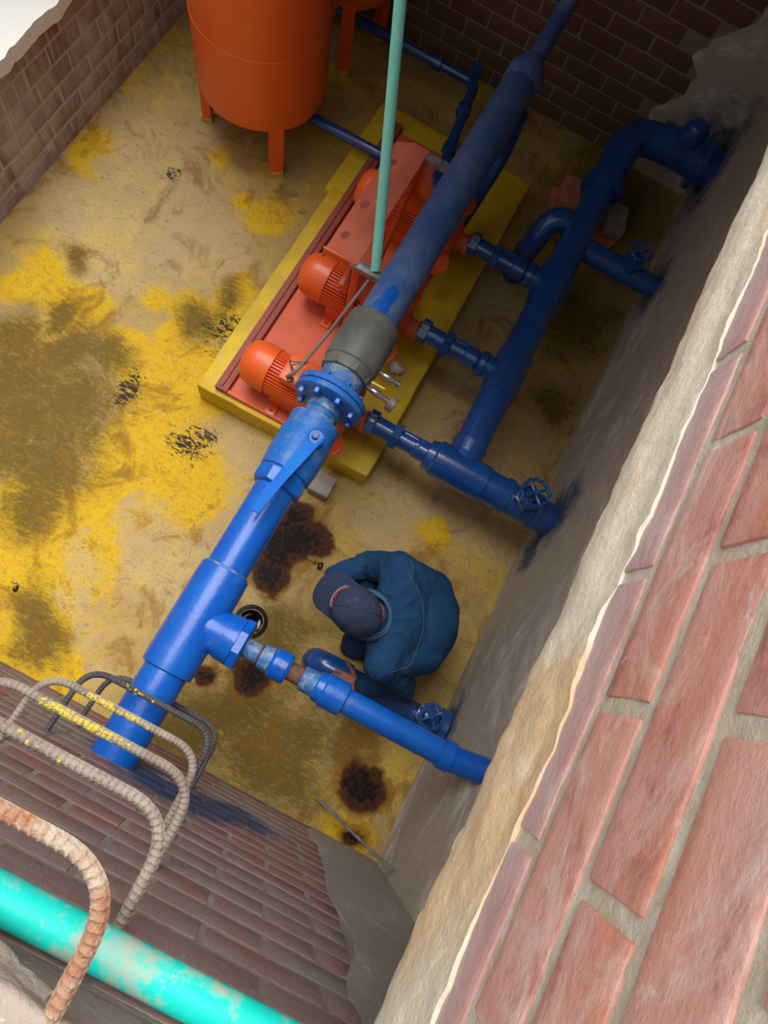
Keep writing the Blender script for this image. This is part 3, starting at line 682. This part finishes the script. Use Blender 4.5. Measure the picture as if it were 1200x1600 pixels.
# thin blue pipes from the tanks
t = thing('tank_pipe', 'thin blue pipe running from the near tank to the pumps', 'pipe', (-1.2, 2.82, .2))
P_(T('pipe', round_path([(-1.62, 2.79, .21), (-.80, 2.80, .21), (-.74, 2.80, .21)], .03), .03, 'blue', None, 20), t)
P_(L('socket', [(0, .034), (.002, .037), (.05, .037), (.052, .03)], (-.86, 2.80, .21), Xx, 'blue', None, 20), t)
t = thing('rear_tank_pipe', 'thin dark blue pipe with elbows along the back wall behind the plinth', 'pipe', (-1.0, 3.6, .2))
P_(T('pipe', round_path([(-1.60, 3.58, .2), (-.68, 3.6, .2), (-.56, 2.80, .22), (-.46, 2.62, .34)], .06), .03, 'blue', None, 20), t)
for q, ax in (((-.96, 3.594, .2), Xx), ((-.655, 3.40, .203), (.15, -1, 0)), ((-.605, 3.10, .21), (.15, -1, 0)), ((-.57, 2.9, .218), (.15, -1, 0))):
    P_(L('socket', [(0, .03), (.002, .042), (.055, .042), (.057, .03)], q, ax, 'blue', None, 20), t)
P_(L('valve_stem', [(0, .02), (.08, .018), (.082, .03), (.10, .03)], (-.63, 3.26, .22), (0, 0, 1), 'blue', None, 12), t)
P_(L('tee_cap', [(0, .03), (.08, .03), (.082, .038), (.11, .036)], (-.70, 3.6, .2), (0, 0, 1), 'blue', None, 16), t)

# ------------------------------------------------------------------ pipe support beam
sp_ = thing('support_beam', 'salmon red steel channel beam on legs carrying the main pipe', 'beam', (-.63, 2.1, .17))
def S_(n, b_, m='beam', smooth=35): return P_(obj(n, b_, m, smooth=smooth), sp_)
bz = .74
def cs(y, a, b_, c): return [V((x, y, z)) for x, z in ((-.735, bz - .040), (-.648, bz + .004), (-.570, bz + .004), (-.570, bz - .003), (-.648, bz - .003), (-.735, bz - .047))]
S_('web', rings(nb(), [cs(y, 0, 0, 0) for y in (1.74, 1.9, 2.1, 2.3, 2.47)]), smooth=0)
S_('lip', box(nb(), (-.738, 1.74, bz - .070), (-.733, 2.47, bz - .042), .001))
for y in (1.86, 2.05, 2.33):
    S_('hole', lathe(nb(), [(0, .022), (.0035, .022)], (-.692, y, bz - .0200), (-.45, 0, .89), 24), 'red_dull')
b_ = nb(); box(b_, (-.60, 1.752, .166), (-.555, 1.758, bz), .001); box(b_, (-.60, 1.752, .166), (-.594, 1.785, bz), .001)
S_('leg', b_, 'orange')
b_ = nb(); box(b_, (-.60, 2.445, .166), (-.555, 2.451, bz), .001); box(b_, (-.60, 2.42, .166), (-.594, 2.451, bz), .001)
S_('leg', b_, 'orange')
S_('brace', tube(nb(), [(-.58, 2.44, bz - .01), (-.58, 1.98, .19)], .014, 6), 'orange')
S_('end_plate', box(nb(), (-.735, 1.732, bz - .03), (-.575, 1.742, bz + .01), .001), 'orange')
for y in (1.75, 2.45):
    b_ = nb(); box(b_, (-.60, y - .02, bz - .004), (-.40, y + .018, bz + .002), .001); box(b_, (-.60, y - .022, bz - .03), (-.40, y - .016, bz + .002), .001)
    S_('bracket_arm', b_, 'steel')
    S_('bolt', lathe(nb(), cyl(.009, 0, .01, .001), (-.50, y, bz + .002), (0, 0, 1), 6), 'chrome')

# teal pole leaning into the pit
pole = tag(T('pole', [(-.492, 1.765, .745), (-.64, 2.0, 1.25), (-.79, 2.235, 1.75), (-.885, 2.385, 2.06)], .022, 'teal', None, 24), 'slim turquoise green pole standing on the bracket beside the main pipe', 'pole')

# cable from motor box to pipe
cab = tag(T('motor_cable', resample(round_path([(-.60, 1.235, PZ + .16), (-.62, 1.20, PZ + .20), (-.58, 1.22, PZ + .26), (-.56, 1.45, .56), (-.52, 1.62, .66), (-.50, 1.75, .70)], .06, 6), .02), .008, 'cable', None, 8), 'thin grey cable looping from the front motor up to the bracket', 'cable')
bm = nb()
for k, (dx, dy) in enumerate(((.0, .02), (.02, -.02), (-.02, .03))):
    tube(bm, round_path([(-.60 + dx, 1.235 + dy, PZ + .165), (-.63 + dx, 1.23 + dy * 2, PZ + .19), (-.60 + dx, 1.27, PZ + .23), (-.57, 1.32, PZ + .2)], .02, 5), .0035, 6)
obj('loose_wires', bm, 'cable', cab)

# gauges on the check valve
def gauge(p, d, disc_ax, label, handle):
    t = thing('pressure_gauge', label, 'gauge', p, 'pressure gauges on the main pipe')
    p = V(p); d = V(d).normalized()
    def A(n, b_, m): return P_(obj(n, b_, m), t)
    A('nipple', lathe(nb(), [(0, .009), (.02, .009), (.022, .013), (.035, .013), (.036, .009)], p, d, 12), 'chrome')
    A('cock_body', lathe(nb(), [(.034, .012), (.05, .016), (.075, .016), (.085, .011), (.10, .011), (.102, .014), (.115, .014)], p, d, 14), 'chrome')
    if handle: A('lever', box(nb(), p + d * .03 + V((-.01, .014, .018)), p + d * .03 + V((.055, .024, .026)), .003), 'brass')
    e = p + d * .118 if handle else p + d * .07 + V((0, .035, .0))
    if not handle: A('side_arm', tube(nb(), [p + d * .07, e], .009, 10), 'chrome')
    ax = V(disc_ax).normalized()
    A('case', lathe(nb(), [(0, .012), (.004, .03), (.01, .034), (.034, .034), (.036, .031)], e, ax, 28), 'gauge')
    A('glass', lathe(nb(), [(.0355, .030), (.037, .029)], e, ax, 28), 'gauge_face')
    return t
gauge((MX + .10, 1.33, MZ - .02), (.95, .02, -.2), (.15, .75, .65), 'dull grey gauge on a white metal cock beside the grey coupling', False)
gauge((MX + .09, 1.235, MZ - .0), (.95, -.0, -.25), (1, -.15, -.1), 'brown pressure gauge with small yellow lever, nearer the flange', True)

# ------------------------------------------------------------------ tanks
def make_tank(cx, cy, R, angs, label, zb=.33):
    t = thing('pressure_tank', label, 'tank', (cx, cy, 0), 'orange pressure tanks at the back left')
    def A(n, b_, m='tank'): return P_(obj(n, b_, m), t)
    prof = [(zb - .115, .01), (zb - .11, R * .3), (zb - .09, R * .6), (zb - .055, R * .84), (zb - .015, R * .97), (zb + .03, R)]
    prof += [(1.35, R), (1.40, R * .97), (1.46, R * .8), (1.5, R * .5), (1.52, .02)]
    A('shell', lathe(nb(), prof, (cx, cy, 0), (0, 0, 1), 72))
    for z in (zb + .40, 1.30):
        A('weld_seam', lathe(nb(), [(z - .004, R - .001), (z, R + .0025), (z + .004, R - .001)], (cx, cy, 0), (0, 0, 1), 72, caps=False))
    for a in angs:
        c_, s_ = math.cos(a), math.sin(a); p = V((cx + c_ * (R - .03), cy + s_ * (R - .03), 0)); Rm = Matrix.Rotation(a, 3, 'Z')
        b_ = nb(); w0, w1 = .036, .037
        for lo, hi in (((-.006, -w1, .03), (0.0, w1, zb + .09)), ((-.05, -w1, .03), (-.006, -w1 + .006, zb + .09)), ((-.05, w1 - .006, .03), (-.006, w1, zb + .09))):
            r_ = bmesh.ops.create_cube(b_, size=1)['verts']
            for v in r_: v.co = Rm @ V([(lo[i] + hi[i]) / 2 + v.co[i] * (hi[i] - lo[i]) for i in range(3)]) + p + V((c_ * .025, s_ * .025, 0))
        lg = A('leg', b_)
        b_ = nb(); r_ = bmesh.ops.create_cube(b_, size=1)['verts']
        for v in r_: v.co = Rm @ V((v.co.x * .062 - .015, v.co.y * .068, v.co.z * .03 + .015)) + p + V((c_ * .02, s_ * .02, 0))
        ft = obj('foot_plate', b_, 'white_foot'); ft.data.transform(Matrix.Translation((-cx, -cy, 0))); ft.parent = lg
    return t
make_tank(-1.63, 2.755, .345, [math.radians(-47), math.radians(-157), math.radians(77)], 'large orange pressure tank on three legs, nearer one with its shell in view')
make_tank(-1.53, 3.60, .25, [math.radians(-68), math.radians(172), math.radians(52)], 'second orange tank behind the first, at the top edge of the photo', .44)

# ------------------------------------------------------------------ small things on the floor
b_ = rough_box((-.345, .94, 0), (-.225, 1.055, .07), 3, .003)
blk = tag(obj('concrete_block', b_, 'block'), 'small square grey block on the floor beside the oil stain', 'block')
# sump pipe in the floor
t = thing('floor_drain', 'round black drain hole with water beside the main tee', 'drain', (hole.x, hole.y, 0))
b_ = nb(); d_ = (0, 0, 1)
lathe(b_, [(-.20, .060), (.008, .062), (.012, .066), (.006, .080), (-.004, .082), (-.2, .083)], (hole.x, hole.y, 0), d_, 36, caps=False)
P_(obj('ring', b_, 'black'), t)
P_(obj('inner_ring', lathe(nb(), [(-.06, .060), (-.05, .05), (-.045, .05), (-.05, .045), (-.12, .045)], (hole.x, hole.y, 0), d_, 36, caps=False), 'black'), t)
P_(obj('water', lathe(nb(), [(-.1, .059), (-.09, .059)], (hole.x, hole.y, 0), d_, 36), 'water'), t)
# loose bricks propping the header
for (x, y, z, rz, nm, lab, mt) in ((.10, 3.26, .0, .3, 'pinkbrick', 'loose brick on the floor left of the shaded pipe, lower one', 0), (.13, 3.29, .085, .15, 'pinkbrick', 'orange brick lying on another, left of the shaded pipe', 0),
        (.44, 3.17, .0, -.25, 'pinkbrick', 'pinkish loose brick right of the shaded pipe, lower one', 0), (.44, 3.28, .085, .2, 'block', 'grey rounded stone block on a brick right of the shaded pipe', 1)):
    b_ = nb(); box(b_, (-.06, -.10, 0), (.06, .10, .08), .008)
    bmesh.ops.subdivide_edges(b_, edges=[e for e in b_.edges if e.calc_length() > .05], cuts=3, use_grid_fill=True)
    for v in b_.verts: v.co += noise.noise_vector(v.co * 18 + V((x * 9, y, 0))) * .005
    for v in b_.verts: v.co = Matrix.Rotation(rz, 3, 'Z') @ v.co
    o = tag(obj('loose_brick', b_, nm), lab, 'brick'); o.location = (x, y, z)
# stick leaning in the front right corner
tag(T('stick', [(.40, -.30, .008), (.62, -.345, .24), (.752, -.37, .38)], .007, 'steel', None, 10), 'thin grey rod leaning in the corner by the front wall', 'rod')
# yellow leaf-like scrap and pebbles
b_ = nb(); c = V((-.53, .99, .004))
vs_ = [b_.verts.new(c + V((math.cos(k * PI / 4) * (.022 if k % 2 else .010), math.sin(k * PI / 4) * (.022 if k % 2 else .009), .001 + .003 * (k % 2)))) for k in range(8)]
cc = b_.verts.new(c + V((0, 0, .006)))
for k in range(8): b_.faces.new((vs_[k], vs_[(k + 1) % 8], cc))
bo = b_.verts.new(c - V((0, 0, .003)))
for k in range(8): b_.faces.new((vs_[(k + 1) % 8], vs_[k], bo))
tag(obj('dry_leaf', b_, 'yellow_spot'), 'small crumpled yellow leaf on the floor by the plinth', 'leaf')
for (x, y, s, lab) in ((-1.256, -.124, .014, 'small dark pebble alone on the yellow floor at left'), (-.094, .637, .018, 'dark stone chip at the edge of the oil stain')):
    b_ = nb(); bmesh.ops.create_icosphere(b_, subdivisions=2, radius=s)
    for v in b_.verts: v.co = V((v.co.x * .7, v.co.y * 1.2, v.co.z * .6)) + noise.noise_vector(v.co * 60) * .003 + V((x, y, s * .5))
    tag(obj('pebble', b_, 'black'), lab, 'pebble')


# ------------------------------------------------------------------ crouching person
def cap_(bm, a, b_, ra, rb, seg=20, sq=None):
    """tapered capsule; sq=(dir, factor) widens the section along dir"""
    a, b_ = V(a), V(b_); d = (b_ - a); Ln = d.length; pr = []
    for k in range(6): t = PI / 2 * (k / 6 - 1); pr.append((ra * math.sin(t), max(.0005, ra * math.cos(t))))
    pr.append((0, ra)); pr.append((Ln, rb))
    for k in range(1, 7): t = PI / 2 * k / 6; pr.append((Ln + rb * math.sin(t), max(.0005, rb * math.cos(t))))
    n0 = len(bm.verts); lathe(bm, pr, a, d, seg)
    if sq:
        bm.verts.ensure_lookup_table(); e = V(sq[0]).normalized()
        for v in bm.verts[n0:]:
            w_ = v.co - a; v.co += e * (w_.dot(e) - 0 * w_.dot(d.normalized())) * (sq[1] - 1)
def ell(bm, c, axes, radii, sub=4):
    r_ = bmesh.ops.create_icosphere(bm, subdivisions=sub, radius=1)['verts']; c = V(c)
    for v in r_: p = v.co.copy(); v.co = c + axes[0] * p.x * radii[0] + axes[1] * p.y * radii[1] + axes[2] * p.z * radii[2]
def fuse(name, bm, m, parent, vox=.006, it=8, fold=None):
    o = obj(name, bm, m, None, 0)
    md = o.modifiers.new('r', 'REMESH'); md.mode = 'VOXEL'; md.voxel_size = vox
    md = o.modifiers.new('s', 'SMOOTH'); md.factor = .5; md.iterations = it
    dg = bpy.context.evaluated_depsgraph_get(); me = bpy.data.meshes.new_from_object(o.evaluated_get(dg))
    o.modifiers.clear(); o.data = me
    if fold:
        nr = [v.normal.copy() for v in me.vertices]
        for v, n_ in zip(me.vertices, nr): v.co += n_ * fold(v.co)
    for p in me.polygons: p.use_smooth = True
    me.materials.clear(); me.materials.append(M[m])
    return P_(o, parent)
pn = thing('person', 'person crouching in blue work clothes and a dark cap, one hand on the low pipe', 'person', (.3, .5, 0))
Fd = V((-.95, -.30, 0)).normalized(); Sd = V((.30, -.95, 0)).normalized()      # facing, towards the person's left
shR, shL = V((.215, .665, .585)), V((.325, .300, .575))
neck = V((.190, .440, .650)); hip = V((.450, .580, .30)); spine = V((.31, .50, .56)); mid = V((.42, .555, .47))
hipR, hipL = V((.445, .665, .27)), V((.495, .505, .27)); knR, knL = V((.15, .60, .33)), V((.215, .345, .40))
anR, anL = V((.33, .66, .09)), V((.36, .40, .09))
elR, elL = V((.105, .665, .40)), V((.475, .285, .345)); wrR, wrL = V((-.03, .52, .44)), V((.315, .205, .235))
hc = V((.125, .412, .735)); up = V((-.13, -.10, 1)).normalized(); ff_ = V((-.95, .22, -.20)); ff_ = (ff_ - up * ff_.dot(up)).normalized(); sd_ = up.cross(ff_).normalized()
def hw(f, s, u): return hc + ff_ * f + sd_ * s + up * u
# body: one fused surface with head, torso, limbs and hands
bm = nb()
ell(bm, hc, (ff_, sd_, up), (.092, .074, .092), 4)
ell(bm, hw(.035, 0, -.065), (ff_, sd_, up), (.058, .052, .062), 3)            # jaw
ell(bm, hw(.098, 0, -.03), (ff_, sd_, up), (.018, .013, .024), 2)            # nose
ell(bm, hw(.080, 0, -.078), (ff_, sd_, up), (.016, .024, .008), 2)           # lips
for s_ in (-1, 1):
    ell(bm, hw(-.005, s_ * .076, -.02), (ff_, sd_, up), (.018, .008, .030), 2)    # ears
    ell(bm, hw(.078, s_ * .030, .008), (ff_, sd_, up), (.014, .018, .007), 2)     # brows
cap_(bm, hw(-.03, 0, -.05), neck, .052, .058)
ell(bm, hip, (Fd, Sd, V((0, 0, 1))), (.10, .14, .09), 3)
cap_(bm, spine, mid, .075, .08); cap_(bm, mid, hip, .08, .08)
for s_ in (-1, 1): cap_(bm, spine + Sd * s_ * .07, mid + Sd * s_ * .07, .06, .065)
for sh, el_, wr_, hp, kn, an in ((shR, elR, wrR, hipR, knR, anR), (shL, elL, wrL, hipL, knL, anL)):
    cap_(bm, sh, el_, .046, .036); cap_(bm, el_, wr_, .038, .025); cap_(bm, spine, sh, .055, .048)
    cap_(bm, hp, kn, .078, .055); cap_(bm, kn, an, .055, .036); cap_(bm, an, an + Fd * .14 + V((0, 0, -.045)), .036, .026)
def hand(bm, wr_, fd, nrm, side, curl, thumb_dir=1, s=1.0):
    fd = fd.normalized(); nrm = (nrm - fd * nrm.dot(fd)).normalized(); sd = nrm.cross(fd) * side
    pc = wr_ + fd * .050 * s
    for q in (-.028, -.010, .010, .026): cap_(bm, wr_ + sd * q * .6, wr_ + fd * .088 * s + sd * q * 1.05, .0145, .0115, 12)
    for q, ln, cu in ((-.031, .062, .9), (-.0105, .074, 1.0), (.0105, .070, 1.05), (.031, .056, 1.15)):
        p = wr_ + fd * .086 * s + sd * q; d = (fd + sd * q * 4).normalized(); r = .0092
        for k, f_ in enumerate((.45, .30, .25)):
            ang = curl[k] * cu; d = (Matrix.Rotation(-ang * side, 3, nrm.cross(fd) * side) @ d) if False else (d * math.cos(ang) - nrm * math.sin(ang)).normalized()
            q2 = p + d * ln * f_ * 1.15; cap_(bm, p, q2, r, r * .92, 12); p = q2; r *= .93
            nrm_k = nrm
    b0 = wr_ + fd * .025 - sd * .022 * 1; d = (fd * .55 - sd * .8 - nrm * .25).normalized(); p = b0
    for ln, r in ((.040, .0135), (.032, .0105), (.026, .0092)):
        q2 = p + d * ln; cap_(bm, p, q2, r, r * .9, 12); p = q2; d = (d + fd * .35 - nrm * .25).normalized()
fdL = V((-.93, -.13, -.28)); hand(bm, wrL, fdL, V((-.15, .1, 1)), 1, (.25, .75, 1.05))
hand(bm, wrR, V((.55, -.65, -.45)), V((-.4, -.1, .9)), -1, (.3, .6, .7))
fuse('body', bm, 'skin', pn, .0038, 3)
for s_ in (-1, 1):
    e = obj('eye', nb() if False else lathe(nb(), [(-.010, .004), (-.006, .009), (0, .0115), (.006, .009), (.010, .004)], hw(.078, s_ * .030, -.004), ff_, 16), 'hair'); P_(e, pn)
# hair below the cap
bm = nb(); ell(bm, hw(-.012, 0, .0), (ff_, sd_, up), (.093, .082, .088), 4)
for v in bm.verts:
    w_ = v.co - hc
    if w_.dot(up) < -.045: v.co += up * (-.045 - w_.dot(up))
    if w_.dot(ff_) > .03: v.co -= ff_ * (w_.dot(ff_) - .03)
P_(obj('hair', bm, 'hair', None, 60), pn)
# trousers
bm = nb(); ell(bm, hip + V((.0, 0, -.03)), (Fd, Sd, V((0, 0, 1))), (.135, .175, .125), 3)
for hp, kn, an in ((hipR, knR, anR), (hipL, knL, anL)): cap_(bm, hp, kn, .098, .070); cap_(bm, kn, an + V((0, 0, .015)), .070, .052)
def foldT(p): return .006 * noise.noise(V((p.x * 14, p.y * 14, p.z * 9))) + .004 * noise.noise(V((p.x * 30, p.y * 30, p.z * 20)))
fuse('trousers', bm, 'trouser', pn, .007, 6, foldT)
for an in (anR, anL):
    bm = nb(); cap_(bm, an + V((0, 0, .03)), an + V((0, 0, -.02)), .046, .046)
    cap_(bm, an - Fd * .03 + V((0, 0, -.048)), an + Fd * .16 + V((0, 0, -.052)), .038, .036, sq=(Sd, 1.15)); cap_(bm, an + V((0, 0, -.01)), an + Fd * .10 + V((0, 0, -.035)), .044, .036)
    for v in bm.verts: v.co.z = max(v.co.z, .004)
    fuse('boot', bm, 'shoe', pn, .006, 5)
# shirt with long sleeves
bm = nb(); Z_ = V((0, 0, 1))
sl = (spine - hip).normalized(); bn = sl.cross(Sd).normalized()
ell(bm, spine + V((-.0, 0, -.015)), (bn, Sd, sl), (.115, .185, .125), 4)
ell(bm, mid + V((.01, 0, -.02)), (bn, Sd, sl), (.135, .190, .16), 4)
ell(bm, hip + V((.0, .005, .02)), (bn, Sd, sl), (.140, .180, .13), 4)
cap_(bm, neck + V((.015, .008, -.055)), spine, .070, .10)
for sh, el_, wr_ in ((shR, elR, wrR), (shL, elL, wrL)):
    cap_(bm, spine + (sh - spine) * .3, sh, .10, .074); cap_(bm, sh, el_, .072, .058); cap_(bm, el_, wr_ + (el_ - wr_) * .14, .056, .042)
cap_(bm, shL + V((0, 0, -.01)), mid + Sd * .12, .07, .10); cap_(bm, shR, mid - Sd * .12, .07, .10)
def foldS(p):
    q = p - mid; a = q.dot(Sd); b2 = q.dot(sl)
    near = max(0, 1 - (p - elL).length / .13) + max(0, 1 - (p - elR).length / .13) + .7 * max(0, 1 - (p - shL).length / .13) + .7 * max(0, 1 - (p - shR).length / .13)
    f_ = .006 * noise.noise(V((p.x * 9, p.y * 9, p.z * 6)))
    rg_ = 1 - abs(noise.noise(V((a * 9 + noise.noise(p * 8) * .8, b2 * 4, p.z * 4))) * 2)
    f_ += .0075 * rg_ * abs(rg_)
    rg2 = 1 - abs(noise.noise(V((p.x * 22, p.y * 22, p.z * 30))) * 2)
    return f_ + (.25 + near) * .0075 * rg2 * abs(rg2)
fuse('shirt', bm, 'denim', pn, .006, 7, foldS)
# collar: two layered bands round the back of the neck
for r_, h_, nm_, mt in ((.086, .012, 'collar', 'collar'), (.096, -.002, 'collar_fold', 'collar')):
    b_ = nb(); rr = []
    cu_ = V((.02, -.02, 1)).normalized(); _, cu1, cu2 = frame(cu_)
    fw = (ff_ - cu_ * ff_.dot(cu_)).normalized(); sw = cu_.cross(fw)
    for k in range(33):
        a = math.radians(-150 + 300 * k / 32); c0 = neck + V((-.012, -.008, .026)) + (-fw * math.cos(a) + sw * math.sin(a)) * r_ * (1 - .10 * abs(math.sin(a)))
        o_ = (-fw * math.cos(a) + sw * math.sin(a))
        rr.append([c0 + cu_ * h_, c0 + cu_ * h_ + o_ * .005, c0 + o_ * .014 - cu_ * .022, c0 + o_ * .006 - cu_ * .022])
    rings(b_, rr); P_(obj(nm_, b_, mt), pn)
# stitched seams running over the back
def on_shirt(pts, m_='seam', r=.0022, name='seam'):
    sh_ = [c for c in pn.children if c.name.startswith('shirt')][0]; out = []
    for p in resample([V(p) for p in pts], .012):
        ok, loc, nn, _ = sh_.closest_point_on_mesh(p - pn.location)
        if ok: out.append(loc + pn.location + nn * .001)
    if len(out) > 3: P_(obj(name, tube(nb(), out, r, 6), m_), pn)
on_shirt(round_path([shR + V((.02, .0, .10)), V((.37, .60, .66)), V((.43, .47, .62)), V((.42, .33, .58)), shL + V((.06, -.02, .08))], .15, 10))
on_shirt([shR + V((.03, .06, .08)), shR + V((.06, .0, .10)), shR + V((.05, -.05, .10))])
on_shirt([elL + V((-.12, -.03, .1)), elL + V((-.08, .0, .1)), elL + V((-.02, .02, .12)), elL + V((.03, .03, .08))])
# cap
bm = nb(); rr = []
for k in range(12):
    t_ = k / 11 * PI / 2 * .985; rr.append([hw(math.cos(a) * .108 * math.cos(t_) - .004, math.sin(a) * .092 * math.cos(t_), -.012 + .108 * math.sin(t_)) for a in [2 * PI * i / 48 for i in range(48)]])
inner = [[p + (hc - p) * .05 for p in ring] for ring in rr]
rings(bm, inner[::-1] + rr, caps=False)
for f_ in list(bm.faces): pass
for v in bm.verts: v.co += (v.co - hc).normalized() * (.0035 * noise.noise(v.co * 22) + .002 * noise.noise(v.co * 55))
bmesh.ops.holes_fill(bm, edges=[e for e in bm.edges if e.is_boundary], sides=60)
capo = P_(obj('cap_crown', bm, 'navy', None, 60), pn)
def sub(n, b_, m_): o = obj(n, b_, m_); o.data.transform(Matrix.Translation(-pn.location)); o.parent = capo; return o
bm = nb(); g1 = []
for lay_ in (0, 1):
    gg = []
    for i in range(25):
        a = math.radians(-72 + 144 * i / 24); row = []
        for j in range(8):
            f_ = j / 7; base = V((math.cos(a) * .104, math.sin(a) * .090)); tip = V((.100 + .080 * math.cos(a * .98) ** .8 if abs(a) < 1.4 else .10, math.sin(a) * .088))
            tip = V((.105 + .078 * max(0, math.cos(a * 1.2)) ** .55, math.sin(a) * .092))
            p = base * (1 - f_) + tip * f_
            row.append(bm.verts.new(hw(p.x, p.y, -.012 - 2.6 * p.y ** 2 - .10 * (p.x - .10) * f_ - .004 * lay_)))
        gg.append(row)
    g1.append(gg)
for gg in g1:
    for i in range(24):
        for j in range(7): bm.faces.new((gg[i][j], gg[i + 1][j], gg[i + 1][j + 1], gg[i][j + 1]))
for i in range(24):
    bm.faces.new((g1[0][i][7], g1[0][i + 1][7], g1[1][i + 1][7], g1[1][i][7])); bm.faces.new((g1[0][i][0], g1[0][i + 1][0], g1[1][i + 1][0], g1[1][i][0]))
for j in range(7):
    for i in (0, 24): bm.faces.new((g1[0][i][j], g1[0][i][j + 1], g1[1][i][j + 1], g1[1][i][j]))
sub('brim', bm, 'brimcloth')
sub('button', lathe(nb(), [(0, .009), (.004, .008), (.006, .003)], hw(-.004, 0, .094), up, 14), 'navy')
def crown(a, t_, k=1.012): return hw((math.cos(a) * .108 * math.cos(t_)) * k - .004, math.sin(a) * .092 * math.cos(t_) * k, -.012 + .108 * math.sin(t_) * k)
for i in range(6):
    a = PI / 6 + i * PI / 3; sub('panel_seam', tube(nb(), [crown(a, t_ * .1, 1.01) for t_ in range(0, 15)], .0014, 6), 'navy')
pts = [crown(math.radians(-38 + 5.4 * k), .52 + (.07 if k % 2 else 0) + .03 * math.sin(k), 1.035) for k in range(15)]
sub('red_lettering', tube(nb(), pts, .0026, 6), 'red_thread')
sub('pale_arc', tube(nb(), [crown(math.radians(-34 + 5 * k), .40, 1.03) for k in range(15)], .003, 6), 'pale_thread')

# ------------------------------------------------------------------ ladder rungs
def rebar_fun(r, pitch=.0115):
    def f(s, a):
        rib = .0022 if abs(math.sin(a)) < .30 else 0
        tr = .0030 * max(0, math.cos(2 * PI * (s / pitch + (.3 if math.sin(a) > 0 else 0) + .12 * math.cos(a)))) ** 1.5
        return r + max(rib, tr * min(1, abs(math.sin(a)) * 1.6))
    return f
RG = [(2.46, -.62, -.045, -.235, 'rebar_rust', 2.42, .0095, 'rusty steel ladder rung nearest the camera, above the turquoise pipe'),
      (2.08, -.60, -.040, -.238, 'rebar', 2.07, .0095, 'pale dusty ladder rung, second from the top'),
      (1.70, -.56, -.050, -.232, 'rebar', 1.68, .0095, 'yellow spotted ladder rung, third from the top'),
      (1.32, -.56, -.085, -.222, 'rebar', 1.30, .0092, 'grey ladder rung with yellow specks, fourth from the top'),
      (.94, -.56, -.100, -.190, 'rebar_dark', .92, .0092, 'dark ladder rung crossing in front of the blue pipe'),
      (.60, -.56, -.100, -.195, 'rebar_dark', .58, .0092, 'lowest dark ladder rung, just beyond the one above')]
for z, xl, xr, yo, m_, zr, r, lab in RG:
    r -= .0010
    pts = resample(round_path([(xl - .01, YF - .02, zr), (xl, yo, z), (xr, yo, z), (xr + .005, YF - .02, zr)], .085, 10), .0020)
    rg = tag(obj('ladder_rung', tube(nb(), pts, 0, 20, rebar_fun(r)), m_, smooth=60), lab, 'ladder rung', 'steel bar rungs set in the front wall')
    if m_ != 'rebar_rust' and z > .9:
        b_ = nb(); random.seed(int(z * 100))
        nsp = {2.08: 10, 1.70: 130, 1.32: 90, .94: 10}.get(z, 0)
        cl_ = [random.uniform(xl + .12, xr - .2) for _ in range(5)]
        for k in range(nsp):
            x = random.gauss(random.choice(cl_), .022); x = max(xl + .09, min(xr - .1, x))
            a = random.uniform(-1.2, .9); q = V((x, yo + (r + .001) * math.sin(a), z + (r + .001) * math.cos(a)))
            w_ = random.uniform(.0018, .0042); n0 = len(b_.verts); lathe(b_, [(-.002, w_), (.0009, w_ * .8)], V((0, 0, 0)), (0, math.sin(a), math.cos(a)), 7)
            b_.verts.ensure_lookup_table()
            for v in b_.verts[n0:]: v.co = V((v.co.x * 1.8, v.co.y, v.co.z)) * (1 + .4 * noise.noise(v.co * 400 + V((k, 0, 0)))) + q
        if nsp: sp2 = obj('paint_specks', b_, 'yellow_spot', rg); sp2['kind'] = 'stuff'
# turquoise pipe fixed across the front wall
tag(obj('wall_pipe', tube(nb(), resample([V((-.75, YF + .040, 2.272)), V((.6, YF + .040, 2.238))], .05), .0285, 28), 'cyan'), 'turquoise plastic pipe along the top of the front wall', 'pipe')
# mortar lump on the wall above the pipe
b_ = nb(); bmesh.ops.create_icosphere(b_, subdivisions=5, radius=1)
for v in b_.verts:
    n_ = noise.noise(v.co * 2.2) * .22 + noise.noise(v.co * 7) * .07 + noise.noise(v.co * 18) * .025
    q = v.co * (1 + n_); v.co = V((-.30 + q.x * .30, YF - .005 + q.y * .055, 2.40 + q.z * .085))
obj('mortar_lump', b_, 'smear', wf, 60)
